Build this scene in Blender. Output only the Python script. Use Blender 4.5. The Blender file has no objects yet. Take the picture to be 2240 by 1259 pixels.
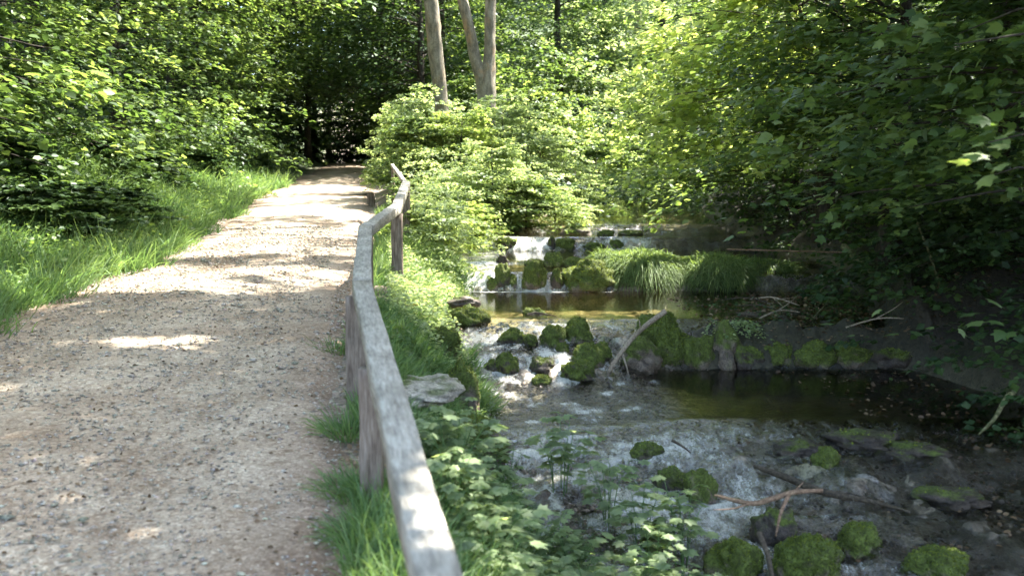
import bpy, math, random
import numpy as np
from mathutils import Vector, Matrix
R = math.radians
rng = np.random.default_rng(7); random.seed(7)

# ---------------------------------------------------------------- camera, sky, sun, exposure
scene = bpy.context.scene
F = 2178.0; U0 = 1120.0; V0 = 629.5; PITCH = math.atan((V0 - 419) / F)
cd = bpy.data.cameras.new('camera'); cam = bpy.data.objects.new('camera', cd)
scene.collection.objects.link(cam); scene.camera = cam
cam.location = (0, 0, 0); cam.rotation_euler = (R(90) - PITCH, 0, 0)
cd.sensor_width = 36; cd.lens = 36 * F / 2240; cd.clip_start = .05; cd.clip_end = 2000
cd.dof.use_dof = True; cd.dof.focus_distance = 10.5; cd.dof.aperture_fstop = 2.5
SUN = np.array([.479, .261, .839]); SUN /= np.linalg.norm(SUN)
el = math.asin(SUN[2]); az = math.atan2(SUN[0], SUN[1])
w = bpy.data.worlds.new('World'); scene.world = w; w.use_nodes = True
nt = w.node_tree; sk = nt.nodes.new('ShaderNodeTexSky'); sk.sky_type = 'NISHITA'; sk.sun_disc = False
sk.sun_elevation = el; sk.sun_rotation = az; sk.air_density = 1.0; sk.dust_density = 2.0
bg = nt.nodes['Background']; nt.links.new(sk.outputs[0], bg.inputs[0]); bg.inputs[1].default_value = .15
sl = bpy.data.lights.new('sun', 'SUN'); sl.energy = 5.0; sl.angle = R(.55); sl.color = (1, .97, .91)
so = bpy.data.objects.new('sun', sl); scene.collection.objects.link(so)
so.rotation_euler = Vector(-SUN).to_track_quat('-Z', 'Y').to_euler(); so.location = (20, 11, 35)
vs = scene.view_settings; vs.view_transform = 'Standard'; vs.look = 'None'; vs.gamma = 1; vs.exposure = 2.95
scene.cycles.max_bounces = 7; scene.cycles.diffuse_bounces = 4; scene.cycles.transparent_max_bounces = 8
scene.cycles.transmission_bounces = 4; scene.cycles.glossy_bounces = 3
scene.cycles.sample_clamp_indirect = 6

# ---------------------------------------------------------------- helpers
C = scene.collection
_T = np.random.default_rng(3).random(65536)
def h3(i, j, k): return _T[(i * 73856093 ^ j * 19349663 ^ k * 83492791) & 65535]
def vn(x, y, z=0.0):
    x, y, z = np.broadcast_arrays(np.asarray(x, float), np.asarray(y, float), np.asarray(z, float))
    i, j, k = (np.floor(a).astype(np.int64) for a in (x, y, z))
    a, b, c = x - i, y - j, z - k
    a, b, c = (t * t * (3 - 2 * t) for t in (a, b, c)); o = 0
    for p in (0, 1):
        for q in (0, 1):
            for r in (0, 1):
                o = o + h3(i + p, j + q, k + r) * (a if p else 1 - a) * (b if q else 1 - b) * (c if r else 1 - c)
    return o * 2 - 1
def fbm(x, y, z=0.0, o=4):
    s = 0; a = 1.0; t = 0
    for n in range(o):
        f = 2.03 ** n; s = s + a * vn(x * f + 17 * n, y * f - 9 * n, z * f + 5 * n); t += a; a *= .55
    return s / t
def sst(a, b, x):
    t = np.clip((x - a) / (b - a), 0, 1); return t * t * (3 - 2 * t)
def ray(u, v):
    dx, dy, dz = (u - U0) / F, 1.0, -(v - V0) / F
    c, s = math.cos(PITCH), math.sin(PITCH)
    y, z = dy * c + dz * s, -dy * s + dz * c
    return np.array([dx / y, 1.0, z / y])
def at(u, v, d): return ray(u, v) * d
def mesh_np(name, V, tris, mat, parent=None, smooth=False, attrs=None, cols=None):
    V = np.ascontiguousarray(V, np.float32); T = np.ascontiguousarray(tris, np.int32); n = T.shape[1]
    me = bpy.data.meshes.new(name); me.vertices.add(len(V)); me.vertices.foreach_set('co', V.ravel())
    me.loops.add(T.size); me.loops.foreach_set('vertex_index', T.ravel())
    me.polygons.add(len(T)); me.polygons.foreach_set('loop_start', np.arange(0, T.size, n, dtype=np.int32))
    me.polygons.foreach_set('loop_total', np.full(len(T), n, np.int32))
    if smooth: me.polygons.foreach_set('use_smooth', np.ones(len(T), bool))
    me.update(calc_edges=True)
    for k, a in (attrs or {}).items():
        me.attributes.new(k, 'FLOAT', 'POINT').data.foreach_set('value', np.ascontiguousarray(a, np.float32))
    for k, a in (cols or {}).items():
        a4 = np.ones((len(V), 4), np.float32); a4[:, :3] = a
        me.attributes.new(k, 'FLOAT_COLOR', 'POINT').data.foreach_set('color', a4.ravel())
    o = bpy.data.objects.new(name, me); C.objects.link(o); me.materials.append(mat); o.parent = parent
    return o
def tag(o, label=None, cat=None, group=None, kind=None):
    for k, v in (('label', label), ('category', cat), ('group', group), ('kind', kind)):
        if v: o[k] = v
    return o
def empty(name, loc, label, cat, group=None, rz=0):
    o = bpy.data.objects.new(name, None); C.objects.link(o); o.location = tuple(loc); o.rotation_euler = (0, 0, rz)
    o.empty_display_size = .1
    return tag(o, label, cat, group)
def dup(root, loc, label, group=None, rz=0, sc=1):
    r = root.copy(); C.objects.link(r); r.location = tuple(loc); r.rotation_euler = (0, 0, rz)
    r.scale = (sc, sc, sc) if not hasattr(sc, '__len__') else sc
    r['label'] = label
    if group: r['group'] = group
    for ch in root.children:
        c = ch.copy(); C.objects.link(c); c.parent = r
        for g in ch.children:
            q = g.copy(); C.objects.link(q); q.parent = c
    return r
def tube(paths, seg=7, wob=0.0):
    """paths: list of (points(n,3), radii(n)) -> verts, quads"""
    VV = []; FF = []; base = 0
    for P, r in paths:
        P = np.asarray(P, float); r = np.asarray(r, float); n = len(P)
        T = np.gradient(P, axis=0); T /= np.linalg.norm(T, axis=1)[:, None] + 1e-9
        ref = np.array([0, 0, 1.]) if abs(T[0, 2]) < .8 else np.array([1., 0, 0])
        S = np.cross(T, ref); S /= np.linalg.norm(S, axis=1)[:, None] + 1e-9; B = np.cross(S, T)
        a = np.linspace(0, 2 * np.pi, seg, endpoint=False)
        rr = r[:, None] * np.ones((1, seg))
        if wob:
            rr = rr * (1 + wob * vn(P[:, None, 0] * 9 + np.cos(a) * 2, P[:, None, 1] * 9 + np.sin(a) * 2, P[:, None, 2] * 7))
        ring = P[:, None] + rr[..., None] * (np.cos(a)[None, :, None] * S[:, None] + np.sin(a)[None, :, None] * B[:, None])
        VV.append(ring.reshape(-1, 3)); VV.append(P[[0, -1]])
        i = np.arange(n - 1)[:, None] * seg; j = np.arange(seg)[None]; j2 = (j + 1) % seg
        q = np.stack([i + j, i + j2, i + seg + j2, i + seg + j], -1).reshape(-1, 4) + base
        FF.append(q)
        c0 = base + n * seg; k = np.arange(seg); k2 = (k + 1) % seg
        FF.append(np.stack([np.full(seg, c0), base + k2, base + k, np.full(seg, c0)], 1)[:, [0, 1, 2, 3]])
        e = base + (n - 1) * seg
        FF.append(np.stack([np.full(seg, c0 + 1), e + k, e + k2, np.full(seg, c0 + 1)], 1))
        base += n * seg + 2
    V = np.concatenate(VV); Q = np.concatenate(FF)
    tri = np.concatenate([Q[:, :3], Q[:, [0, 2, 3]]]); tri = tri[(tri[:, 0] != tri[:, 1]) & (tri[:, 1] != tri[:, 2]) & (tri[:, 0] != tri[:, 2])]
    return V, tri
def curve_pts(P, n):
    P = np.asarray(P, float); t = np.linspace(0, len(P) - 1, n); m = len(P)
    out = np.zeros((n, P.shape[1]))
    for q, tt in enumerate(t):
        i = min(int(tt), m - 2); f = tt - i
        p0, p1, p2, p3 = P[max(i - 1, 0)], P[i], P[i + 1], P[min(i + 2, m - 1)]
        out[q] = .5 * (2 * p1 + (p2 - p0) * f + (2 * p0 - 5 * p1 + 4 * p2 - p3) * f * f + (3 * p1 - p0 - 3 * p2 + p3) * f ** 3)
    return out

# ---------------------------------------------------------------- materials
def newmat(name):
    m = bpy.data.materials.new(name); m.use_nodes = True; return m, m.node_tree, m.node_tree.nodes['Principled BSDF']
def noise(nt, scale, det=4, rough=.6, coord=None, sc=None):
    n = nt.nodes.new('ShaderNodeTexNoise'); n.inputs['Scale'].default_value = scale; n.inputs['Detail'].default_value = det
    n.inputs['Roughness'].default_value = rough
    tc = nt.nodes.new('ShaderNodeTexCoord'); mp = nt.nodes.new('ShaderNodeMapping')
    nt.links.new(tc.outputs['Object'], mp.inputs[0]); nt.links.new(mp.outputs[0], n.inputs[0])
    if sc: mp.inputs['Scale'].default_value = sc
    return n
def ramp(nt, src, stops):
    r = nt.nodes.new('ShaderNodeValToRGB'); e = r.color_ramp.elements
    while len(e) < len(stops): e.new(.5)
    for x, (p, c) in zip(e, stops): x.position = p; x.color = (*c, 1) if len(c) == 3 else c
    nt.links.new(src, r.inputs[0]); return r
def bump(nt, src, strength, dist, bsdf, prev=None):
    b = nt.nodes.new('ShaderNodeBump'); b.inputs['Strength'].default_value = strength; b.inputs['Distance'].default_value = dist
    nt.links.new(src, b.inputs['Height'])
    if prev: nt.links.new(prev.outputs[0], b.inputs['Normal'])
    if bsdf: nt.links.new(b.outputs[0], bsdf.inputs['Normal'])
    return b
def mixc(nt, a, b, fac, mode='MIX'):
    m = nt.nodes.new('ShaderNodeMix'); m.data_type = 'RGBA'; m.blend_type = mode
    for s, v in ((m.inputs[6], a), (m.inputs[7], b), (m.inputs[0], fac)):
        if hasattr(v, 'links'): nt.links.new(v, s)
        elif isinstance(v, (tuple, list)): s.default_value = (*v, 1)
        else: s.default_value = v
    return m.outputs[2]
def leaf_mat(name, dark, mid, light, trans=.45, tgain=1.6, rough=.5):
    m, nt, p = newmat(name); a = nt.nodes.new('ShaderNodeAttribute'); a.attribute_name = 'tint'
    r = ramp(nt, a.outputs['Fac'], [(0, dark), (.5, mid), (1, light)])
    nt.links.new(r.outputs[0], p.inputs['Base Color']); p.inputs['Roughness'].default_value = rough
    p.inputs['Specular IOR Level'].default_value = .32
    tr = nt.nodes.new('ShaderNodeBsdfTranslucent')
    g = mixc(nt, r.outputs[0], (tgain * 1.12, tgain * 1.08, tgain * .62), 1.0, 'MULTIPLY'); nt.links.new(g, tr.inputs[0])
    mx = nt.nodes.new('ShaderNodeMixShader'); mx.inputs[0].default_value = trans
    nt.links.new(p.outputs[0], mx.inputs[1]); nt.links.new(tr.outputs[0], mx.inputs[2])
    nt.links.new(mx.outputs[0], nt.nodes['Material Output'].inputs[0]); return m
M = {}
M['leaf_green'] = leaf_mat('leaf_green', (.04, .072, .022), (.085, .135, .038), (.17, .225, .07), .45, 1.65)
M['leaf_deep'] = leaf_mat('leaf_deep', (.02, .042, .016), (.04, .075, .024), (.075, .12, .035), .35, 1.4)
M['leaf_pale'] = leaf_mat('leaf_pale', (.12, .16, .08), (.22, .28, .14), (.35, .41, .24), .55, 1.9)  # strong sunlight put into the colour: albedo raised so leaves look lit
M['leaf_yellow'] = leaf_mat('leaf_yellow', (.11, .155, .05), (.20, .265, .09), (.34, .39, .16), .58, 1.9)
M['grass'] = leaf_mat('grass_blade', (.05, .10, .032), (.10, .175, .06), (.20, .275, .11), .4, rough=.5)
M['grass_deep'] = leaf_mat('hanging_grass', (.05, .08, .025), (.10, .15, .045), (.18, .24, .08), .4, rough=.6)
M['moss'] = leaf_mat('moss', (.04, .055, .01), (.09, .115, .018), (.18, .21, .03), .25, rough=.8)
M['litter'] = leaf_mat('dead_leaf', (.06, .035, .018), (.16, .10, .055), (.38, .28, .17), .15, rough=.6)

def wood_mat(name, c1, c2, c3, stretch, sc=14, rough=.8):
    m, nt, p = newmat(name)
    n = noise(nt, sc, 8, .65, sc=stretch); n2 = noise(nt, 3.5, 5)
    r = ramp(nt, n.outputs[0], [(.3, c1), (.5, c2), (.68, c3)])
    r2 = ramp(nt, n2.outputs[0], [(.35, (.55, .55, .53)), (.6, (1, 1, 1))])
    nt.links.new(mixc(nt, r.outputs[0], r2.outputs[0], .8, 'MULTIPLY'), p.inputs['Base Color'])
    p.inputs['Roughness'].default_value = rough; p.inputs['Specular IOR Level'].default_value = .25
    bump(nt, n.outputs[0], .5, .01, p); return m
M['rail'] = wood_mat('weathered_rail', (.17, .15, .12), (.33, .30, .245), (.45, .42, .35), (7, .8, 7), 9)
M['post'] = wood_mat('brown_post', (.08, .055, .04), (.19, .145, .11), (.30, .245, .195), (6, 6, .7), 9)
M['stick'] = wood_mat('bare_stick', (.14, .10, .07), (.30, .23, .16), (.44, .36, .27), (3, 3, 3), 20)
M['stick_dark'] = wood_mat('dark_stick', (.02, .015, .01), (.06, .045, .03), (.13, .10, .07), (3, 3, 3), 20)
M['stick_red'] = wood_mat('reddish_stick', (.05, .03, .018), (.19, .115, .07), (.33, .22, .14), (3, 3, 3), 20)
M['stick_moss'] = wood_mat('mossy_log', (.03, .03, .01), (.10, .10, .04), (.24, .21, .11), (3, 3, 3), 12)
M['bark_dark'] = wood_mat('dark_bark', (.015, .012, .008), (.045, .036, .025), (.10, .08, .055), (5, 5, 1.2), 6)
# pale trunk with ochre peeling patches
def trunk_mat():
    m, nt, p = newmat('pale_bark')
    n = noise(nt, 4, 8, .7, sc=(2.5, 2.5, .8)); n2 = noise(nt, 1.7, 5, .65, sc=(1.2, 1.2, .6)); n3 = noise(nt, 30, 4)
    a = ramp(nt, n.outputs[0], [(.28, (.06, .06, .045)), (.45, (.15, .125, .08)), (.62, (.27, .235, .165))])
    b = ramp(nt, n2.outputs[0], [(.56, (0, 0, 0)), (.64, (.8, .8, .8))])
    c = mixc(nt, a.outputs[0], (.30, .19, .09), b.outputs[0])
    d = ramp(nt, n3.outputs[0], [(.35, (.6, .6, .6)), (.6, (1, 1, 1))])
    nt.links.new(mixc(nt, c, d.outputs[0], .7, 'MULTIPLY'), p.inputs['Base Color']); p.inputs['Roughness'].default_value = .85
    bump(nt, n.outputs[0], .8, .03, p); return m
M['trunk'] = trunk_mat()

def ground_mat(name, k1, k2, rough=.85, spec=.3, bd=.02):
    m, nt, p = newmat(name); a = nt.nodes.new('ShaderNodeAttribute'); a.attribute_name = 'col'
    n = noise(nt, k1, 8, .72); n2 = noise(nt, k2, 4, .7)
    r = ramp(nt, n.outputs[0], [(.3, (.45, .42, .4)), (.5, (.95, .95, .95)), (.7, (1.5, 1.5, 1.5))])
    c = mixc(nt, a.outputs['Color'], r.outputs[0], 1.0, 'MULTIPLY')
    r2 = ramp(nt, n2.outputs[0], [(.36, (.4, .38, .35)), (.5, (1, 1, 1)), (.66, (1.5, 1.5, 1.45))])
    c = mixc(nt, c, r2.outputs[0], .85, 'MULTIPLY'); nt.links.new(c, p.inputs['Base Color'])
    w_ = nt.nodes.new('ShaderNodeAttribute'); w_.attribute_name = 'wet'
    rr = nt.nodes.new('ShaderNodeMapRange'); rr.inputs[3].default_value = rough; rr.inputs[4].default_value = .22
    nt.links.new(w_.outputs['Fac'], rr.inputs[0]); nt.links.new(rr.outputs[0], p.inputs['Roughness'])
    p.inputs['Specular IOR Level'].default_value = spec
    b1 = bump(nt, n.outputs[0], .7, bd * 1.6, None); bump(nt, n2.outputs[0], .8, bd, p, b1); return m
M['ground'] = ground_mat('ground', 5, 34, spec=.5)
M['rock'] = ground_mat('tufa_rock', 14, 60, spec=.35, bd=.012)

def gravel_mat():
    m, nt, p = newmat('gravel_path'); a = nt.nodes.new('ShaderNodeAttribute'); a.attribute_name = 'col'
    tc = nt.nodes.new('ShaderNodeTexCoord')
    def vor(s):
        v = nt.nodes.new('ShaderNodeTexVoronoi'); v.inputs['Scale'].default_value = s; nt.links.new(tc.outputs['Object'], v.inputs[0]); return v
    v1 = vor(55); v2 = vor(130); n = noise(nt, 1.3, 6, .6); n2 = noise(nt, 11, 6, .7)
    s1 = nt.nodes.new('ShaderNodeSeparateColor'); nt.links.new(v1.outputs['Color'], s1.inputs[0])
    c1 = ramp(nt, s1.outputs[0], [(0, (.62, .52, .44)), (.3, (.85, .78, .70)), (.7, (1, .95, .88)), (1, (1.45, 1.42, 1.36))])
    s2 = nt.nodes.new('ShaderNodeSeparateColor'); nt.links.new(v2.outputs['Color'], s2.inputs[0])
    c2 = ramp(nt, s2.outputs[1], [(0, (.6, .53, .48)), (.5, (1, 1, 1)), (1, (1.35, 1.33, 1.3))])
    c = mixc(nt, a.outputs['Color'], c1.outputs[0], .7, 'MULTIPLY'); c = mixc(nt, c, c2.outputs[0], .6, 'MULTIPLY')
    g = ramp(nt, n.outputs[0], [(.35, (.78, .73, .68)), (.6, (1.08, 1.07, 1.05))]); c = mixc(nt, c, g.outputs[0], 1.0, 'MULTIPLY')
    g2 = ramp(nt, n2.outputs[0], [(.33, (.6, .52, .45)), (.48, (1, 1, 1))]); c = mixc(nt, c, g2.outputs[0], .8, 'MULTIPLY')
    nt.links.new(c, p.inputs['Base Color']); p.inputs['Roughness'].default_value = .9; p.inputs['Specular IOR Level'].default_value = .25
    b1 = bump(nt, v1.outputs['Distance'], -.8, .02, None); b2 = bump(nt, v2.outputs['Distance'], -.6, .008, None, b1)
    bump(nt, n2.outputs[0], .6, .02, p, b2); return m
M['gravel'] = gravel_mat()

def water_mat():
    m, nt, p = newmat('stream_water'); nt.nodes.remove(p); out = nt.nodes['Material Output']
    def attr(k):
        a = nt.nodes.new('ShaderNodeAttribute'); a.attribute_name = k; return a.outputs['Fac']
    n1 = noise(nt, 9, 3, .5, sc=(1, .7, 1)); n2 = noise(nt, 30, 4, .65, sc=(1, .6, 1)); 
    rip = nt.nodes.new('ShaderNodeMapRange'); rip.inputs[3].default_value = .035; rip.inputs[4].default_value = 1.0
    nt.links.new(attr('rough'), rip.inputs[0])
    b1 = nt.nodes.new('ShaderNodeBump'); b1.inputs['Distance'].default_value = .05; nt.links.new(n1.outputs[0], b1.inputs['Height']); nt.links.new(rip.outputs[0], b1.inputs['Strength'])
    b2 = nt.nodes.new('ShaderNodeBump'); b2.inputs['Distance'].default_value = .03; nt.links.new(n2.outputs[0], b2.inputs['Height']); nt.links.new(rip.outputs[0], b2.inputs['Strength']); nt.links.new(b1.outputs[0], b2.inputs['Normal'])
    gl = nt.nodes.new('ShaderNodeBsdfGlossy'); gl.inputs['Roughness'].default_value = .09; nt.links.new(b2.outputs[0], gl.inputs['Normal'])
    tr = nt.nodes.new('ShaderNodeBsdfTransparent')
    tc = ramp(nt, attr('deep'), [(0, (.97, .97, .95)), (1, (.80, .76, .55))]); nt.links.new(tc.outputs[0], tr.inputs[0])
    fr = nt.nodes.new('ShaderNodeFresnel'); fr.inputs[0].default_value = 1.5; nt.links.new(b2.outputs[0], fr.inputs['Normal'])
    mx = nt.nodes.new('ShaderNodeMixShader'); nt.links.new(fr.outputs[0], mx.inputs[0]); nt.links.new(tr.outputs[0], mx.inputs[1]); nt.links.new(gl.outputs[0], mx.inputs[2])
    # foam: white aerated water streaked along the fall, plus painted sky shimmer
    fo = nt.nodes.new('ShaderNodeBsdfPrincipled'); fo.inputs['Base Color'].default_value = (.62, .60, .53, 1); fo.inputs['Roughness'].default_value = .35
    nt.links.new(b2.outputs[0], fo.inputs['Normal'])
    s1 = noise(nt, 22, 6, .75, sc=(1, .4, .2)); s2 = noise(nt, 95, 5, .85, sc=(1, .6, .5))
    ad = nt.nodes.new('ShaderNodeMath'); ad.operation = 'ADD'; nt.links.new(s1.outputs[0], ad.inputs[0])
    m2 = nt.nodes.new('ShaderNodeMath'); m2.operation = 'MULTIPLY'; m2.inputs[1].default_value = .8; nt.links.new(s2.outputs[0], m2.inputs[0]); nt.links.new(m2.outputs[0], ad.inputs[1])
    a3 = nt.nodes.new('ShaderNodeMath'); a3.operation = 'ADD'; nt.links.new(ad.outputs[0], a3.inputs[0]); nt.links.new(attr('foam_shimmer'), a3.inputs[1])
    fm = nt.nodes.new('ShaderNodeMapRange'); fm.inputs[1].default_value = 1.18; fm.inputs[2].default_value = 1.62; nt.links.new(a3.outputs[0], fm.inputs[0])
    m3 = nt.nodes.new('ShaderNodeMath'); m3.operation = 'MULTIPLY'; m3.inputs[1].default_value = .92; nt.links.new(fm.outputs[0], m3.inputs[0])
    mf = nt.nodes.new('ShaderNodeMixShader'); nt.links.new(m3.outputs[0], mf.inputs[0]); nt.links.new(mx.outputs[0], mf.inputs[1]); nt.links.new(fo.outputs[0], mf.inputs[2])
    nt.links.new(mf.outputs[0], out.inputs[0]); return m
M['water'] = water_mat()

# ---------------------------------------------------------------- terrain functions
def pathz(y):
    y = np.asarray(y, float); z = -1.6 + .0625 * y
    return np.where(y > 46, -1.6 + .0625 * 46 - .02 * (y - 46), z)
def xr(y): return np.interp(y, [-5, 3.6, 5.8, 8.5, 11, 14, 20.8, 46, 80], [-.2, -.66, -1.0, -1.45, -1.78, -2.12, -3.0, -6.2, -13])
def xl(y): return np.interp(y, [-5, 3.6, 9.2, 11.8, 14.4, 16.9, 23.7, 46, 80], [-4.1, -4.2, -4.42, -4.35, -4.55, -5.0, -6.05, -8.35, -15.5])
def xs(y): return np.interp(y, [-5, 3, 5.5, 7.5, 9, 10.4, 13, 14.6, 16.6, 17.2, 20, 25, 40, 80], [1.0, .55, .25, -.12, -.36, -.66, -.55, -1.0, -1.25, -.45, .7, 2.2, 5, 10])
def xb(y): return np.interp(y, [-5, 3, 7.5, 10, 13, 16.6, 20, 25, 40, 80], [4.2, 4.2, 4.0, 3.6, 4.2, 3.8, 3.6, 4.4, 7, 13])
LY = [-6, 2, 3.2, 3.5, 4.3, 4.55, 5.3, 5.6, 6.4, 6.7, 7.35, 7.55, 9.6, 9.95, 10.25, 12.98, 13.2, 13.9, 14.1, 16.5, 16.75, 18.0, 18.3, 20, 80]
LZ = [-3.2, -2.62, -2.55, -2.42, -2.36, -2.24, -2.18, -2.06, -2.0, -1.88, -1.80, -1.755, -1.75, -1.42, -1.32, -1.315, -1.1, -1.06, -.995, -.99, -.77, -.765, -.60, -.5, 2.4]
LY2 = [-6, 2, 4.3, 5.6, 6.6, 7.5, 8.75, 9.0, 9.35, 9.6, 9.95, 10.3, 12.98, 13.2, 13.9, 14.1, 16.5, 16.75, 18.0, 18.3, 20, 80]
LZ2 = [-3.2, -2.62, -2.36, -2.10, -1.97, -1.83, -1.74, -1.68, -1.52, -1.47, -1.36, -1.32, -1.315, -1.08, -1.04, -.995, -.99, -.77, -.765, -.60, -.5, 2.4]
def level(x, y):
    n = .10 * vn(x * 1.3, y * .6, 3.3) + .05 * vn(x * 4, y * 1.1, 1.2) + .015 * vn(x * 14, y * 2, 8)
    q = sst(7.6, 6.6, y); n = n + q * .32 * vn(x * .9 + 3, y * .2, 7) + q * .12 * vn(x * 3.1, y, 2)
    n = n * sst(20, 18, y)
    yy = y + n
    a = np.interp(yy, LY, LZ); b = np.interp(yy, LY2, LZ2); t = sst(.6, 1.5, x)
    return b * (1 - t) + a * t
def slopeL(x, y): return (level(x, y + .06) - level(x, y - .06)) / .12
def hill(x, y):
    """broad wooded slopes behind and on both sides"""
    return 0.30 * np.clip(y - 26, 0, 30) * sst(-4.5, 3, x + .13 * (y - 26)) + .12 * np.clip(y - 50, 0, 60)
def gz(x, y, fine=True):
    x = np.asarray(x, float); y = np.asarray(y, float)
    PL, PR, SL, SB, PZ = xl(y), xr(y), xs(y), xb(y), pathz(y)
    W = level(x, y); g = slopeL(x, y)
    # stream bed
    steep = sst(.12, .6, g); shelf = sst(7.6, 7.1, y)
    pool = (1 - steep) * (1 - shelf * .9)
    fl = np.where((y < 9.4) & (y > 7.5), sst(2.0, 1.0, x), 0)
    depth = .02 + .20 * pool * (1 - .75 * fl)
    rn = fbm(x * 5, y * 5, 1.0, 5) if fine else 0
    casc = sst(8.5, 8.9, y) * sst(10.35, 10.1, y) * sst(1.9, 1.3, x)
    bed = W - depth + (.035 + .06 * np.maximum(steep, shelf) + .05 * casc) * rn + .012 * casc + .04 * shelf * fbm(x * 1.7, y * 1.7, 4.0)
    if fine:
        rd = 1 - 2.2 * np.abs(vn(x * 2.2 + .4 * vn(x * 4, y * 4), y * 3.6, 5.0)); rd2 = 1 - 2.2 * np.abs(vn(x * 7, y * 8, 6.0))
        bed = bed + shelf * (.045 * rd + .022 * rd2) + casc * .03 * rd2
    # left bank of the stream: from path edge down to water
    t = np.clip((x - PR - .15) / np.maximum(SL - PR - .15, .2), 0, 1)
    top = PZ - .06
    lump = .85 * sst(15, 22, y) * (1 - sst(30, 45, y)) * np.sin(np.pi * np.clip(t, 0, 1)) + .18 * fbm(x * 1.1, y * 1.1, 9.0) * sst(.05, .4, t)
    bank = top * (1 - sst(.1, 1.0, t) ** 1.1) + (W - .02) * sst(.1, 1.0, t) ** 1.1 + lump
    z = np.where(x < SL, bank, bed)
    s2 = sst(-.18, .10, x - SL); z = np.where(x > SL - .18, bank * (1 - s2) + bed * s2, z)
    # right side bank
    v = np.clip(x - SB, 0, None)
    dm = sst(1.3, 2.6, x) * sst(9.5, 9.85, y) * sst(12.3, 11.0, y) * .17 * (1 + 1.6 * fbm(x * 2.6, y * 2.6, 5.0) + .25 * fbm(x * 9, y * 9, 5.0))
    rb = W - .05 + .55 * v ** .8 + .25 * fbm(x * .8, y * .8, 2.0) * sst(0, 1, v) + dm * 0
    z = np.where(x > SB, bed * (1 - sst(0, .5, v)) + rb * sst(0, .5, v), z) + dm * (x < SB + .5)
    # path and left bank
    z = np.where((x <= PR + .15) & (x >= PL), PZ - .045, z)
    u = np.clip(PL - x, 0, None)
    lb = PZ - .03 + .62 * sst(.15, 2.6, u) * 1.6 + .36 * np.clip(u - 2.2, 0, None) + .14 * fbm(x * .9, y * .9, 6.0) * sst(.2, 1, u)
    z = np.where(x < PL, lb, z)
    z = z + hill(x, y) * sst(0, 3, np.abs(x - (PL + PR) / 2) - 1.2)
    far = sst(60, 110, y); z = z * (1 - far) + (hill(x, y) + 6) * far
    if fine: z = z + .025 * fbm(x * 6, y * 6, 0.3) * ((x < PL) | ((x > PR + .15) & (x < SL)))
    return z
def gz1(x, y): return float(gz(np.array([x]), np.array([y]))[0])
def hit(u, v, lo=2.5, hi=60, off=0.0):
    r = ray(u, v); d = np.arange(lo, hi, .03); z = gz(r[0] * d, d) + off
    W = np.where((r[0] * d > xs(d)) & (r[0] * d < xb(d)), level(r[0] * d, d), -99); z = np.maximum(z, W)
    k = np.argmax(r[2] * d < z); return r * d[k]

def sheet(name, X, Y, Z, mat, mask=None, attrs=None, cols=None, smooth=True):
    ny, nx = X.shape; idx = np.arange(nx * ny).reshape(ny, nx)
    q = np.stack([idx[:-1, :-1], idx[:-1, 1:], idx[1:, 1:], idx[1:, :-1]], -1).reshape(-1, 4)
    V = np.stack([X, Y, Z], -1).reshape(-1, 3)
    if mask is not None:
        mk = mask.ravel(); q = q[mk[q].any(1)]
        used = np.unique(q); re = np.zeros(len(V), int); re[used] = np.arange(len(used)); q = re[q]; V = V[used]
        attrs = {k: a.ravel()[used] for k, a in (attrs or {}).items()}; cols = {k: a.reshape(-1, 3)[used] for k, a in (cols or {}).items()}
    else:
        attrs = {k: a.ravel() for k, a in (attrs or {}).items()}; cols = {k: a.reshape(-1, 3) for k, a in (cols or {}).items()}
    return mesh_np(name, V, q, mat, smooth=smooth, attrs=attrs, cols=cols)

# ground sheet: fine in view, coarse to the horizon
gx = np.concatenate([np.linspace(-400, -30, 16), np.linspace(-28, -7.5, 50), np.arange(-7.4, -1.0, .06), np.arange(-1.0, 4.6, .03), np.arange(4.6, 8, .08), np.linspace(8.2, 28, 50), np.linspace(30, 400, 16)])
gy = np.concatenate([np.linspace(-60, 1, 20), np.arange(1.2, 3.4, .08), np.arange(3.4, 14.5, .03), np.arange(14.5, 20, .045), np.arange(20, 34, .2), np.arange(34, 70, .7), np.linspace(72, 600, 24)])
X, Y = np.meshgrid(gx, gy); Z = gz(X, Y)
def blend(c, col, t): return c * (1 - t[..., None]) + np.array(col) * t[..., None]
n0 = fbm(X * 1.5, Y * 1.5, 3.0); n1 = fbm(X * 7, Y * 7, 6.0)
col = np.zeros(X.shape + (3,)) + np.array([.075, .058, .036])
col = blend(col, (.045, .06, .022), sst(-.1, .3, n0))
instream = ((X > xs(Y) - .12) & (X < xb(Y) + .4)).astype(float) * sst(23, 20, Y)
tufa = np.zeros_like(col) + np.array([.31, .255, .19]); tufa = blend(tufa, (.13, .095, .07), sst(-.05, .35, n1)); tufa = blend(tufa, (.36, .34, .33), sst(.25, .5, -n1))
tufa = blend(tufa, (.10, .13, .03), sst(.15, .45, n0 - .2 * n1) * .8)
poolm = (1 - sst(.05, .4, slopeL(X, Y))) * sst(7.3, 7.8, Y)
tufa = blend(tufa, (.25, .215, .14), poolm * .85)
tufa = blend(tufa, (.03, .026, .02), sst(2.0, 3.6, X + .3 * n0) * sst(7.6, 7.2, Y) * .8); dk = sst(1.3, 3.0, X + .3 * n0); tufa = blend(tufa, (.06, .05, .03), dk * .8)  # first blend paints the near shelf's deep shade; dk is darker mossy tufa
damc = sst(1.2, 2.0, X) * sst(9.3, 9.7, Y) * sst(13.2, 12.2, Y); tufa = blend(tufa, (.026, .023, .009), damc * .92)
col = col * (1 - instream[..., None]) + tufa * instream[..., None]
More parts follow.
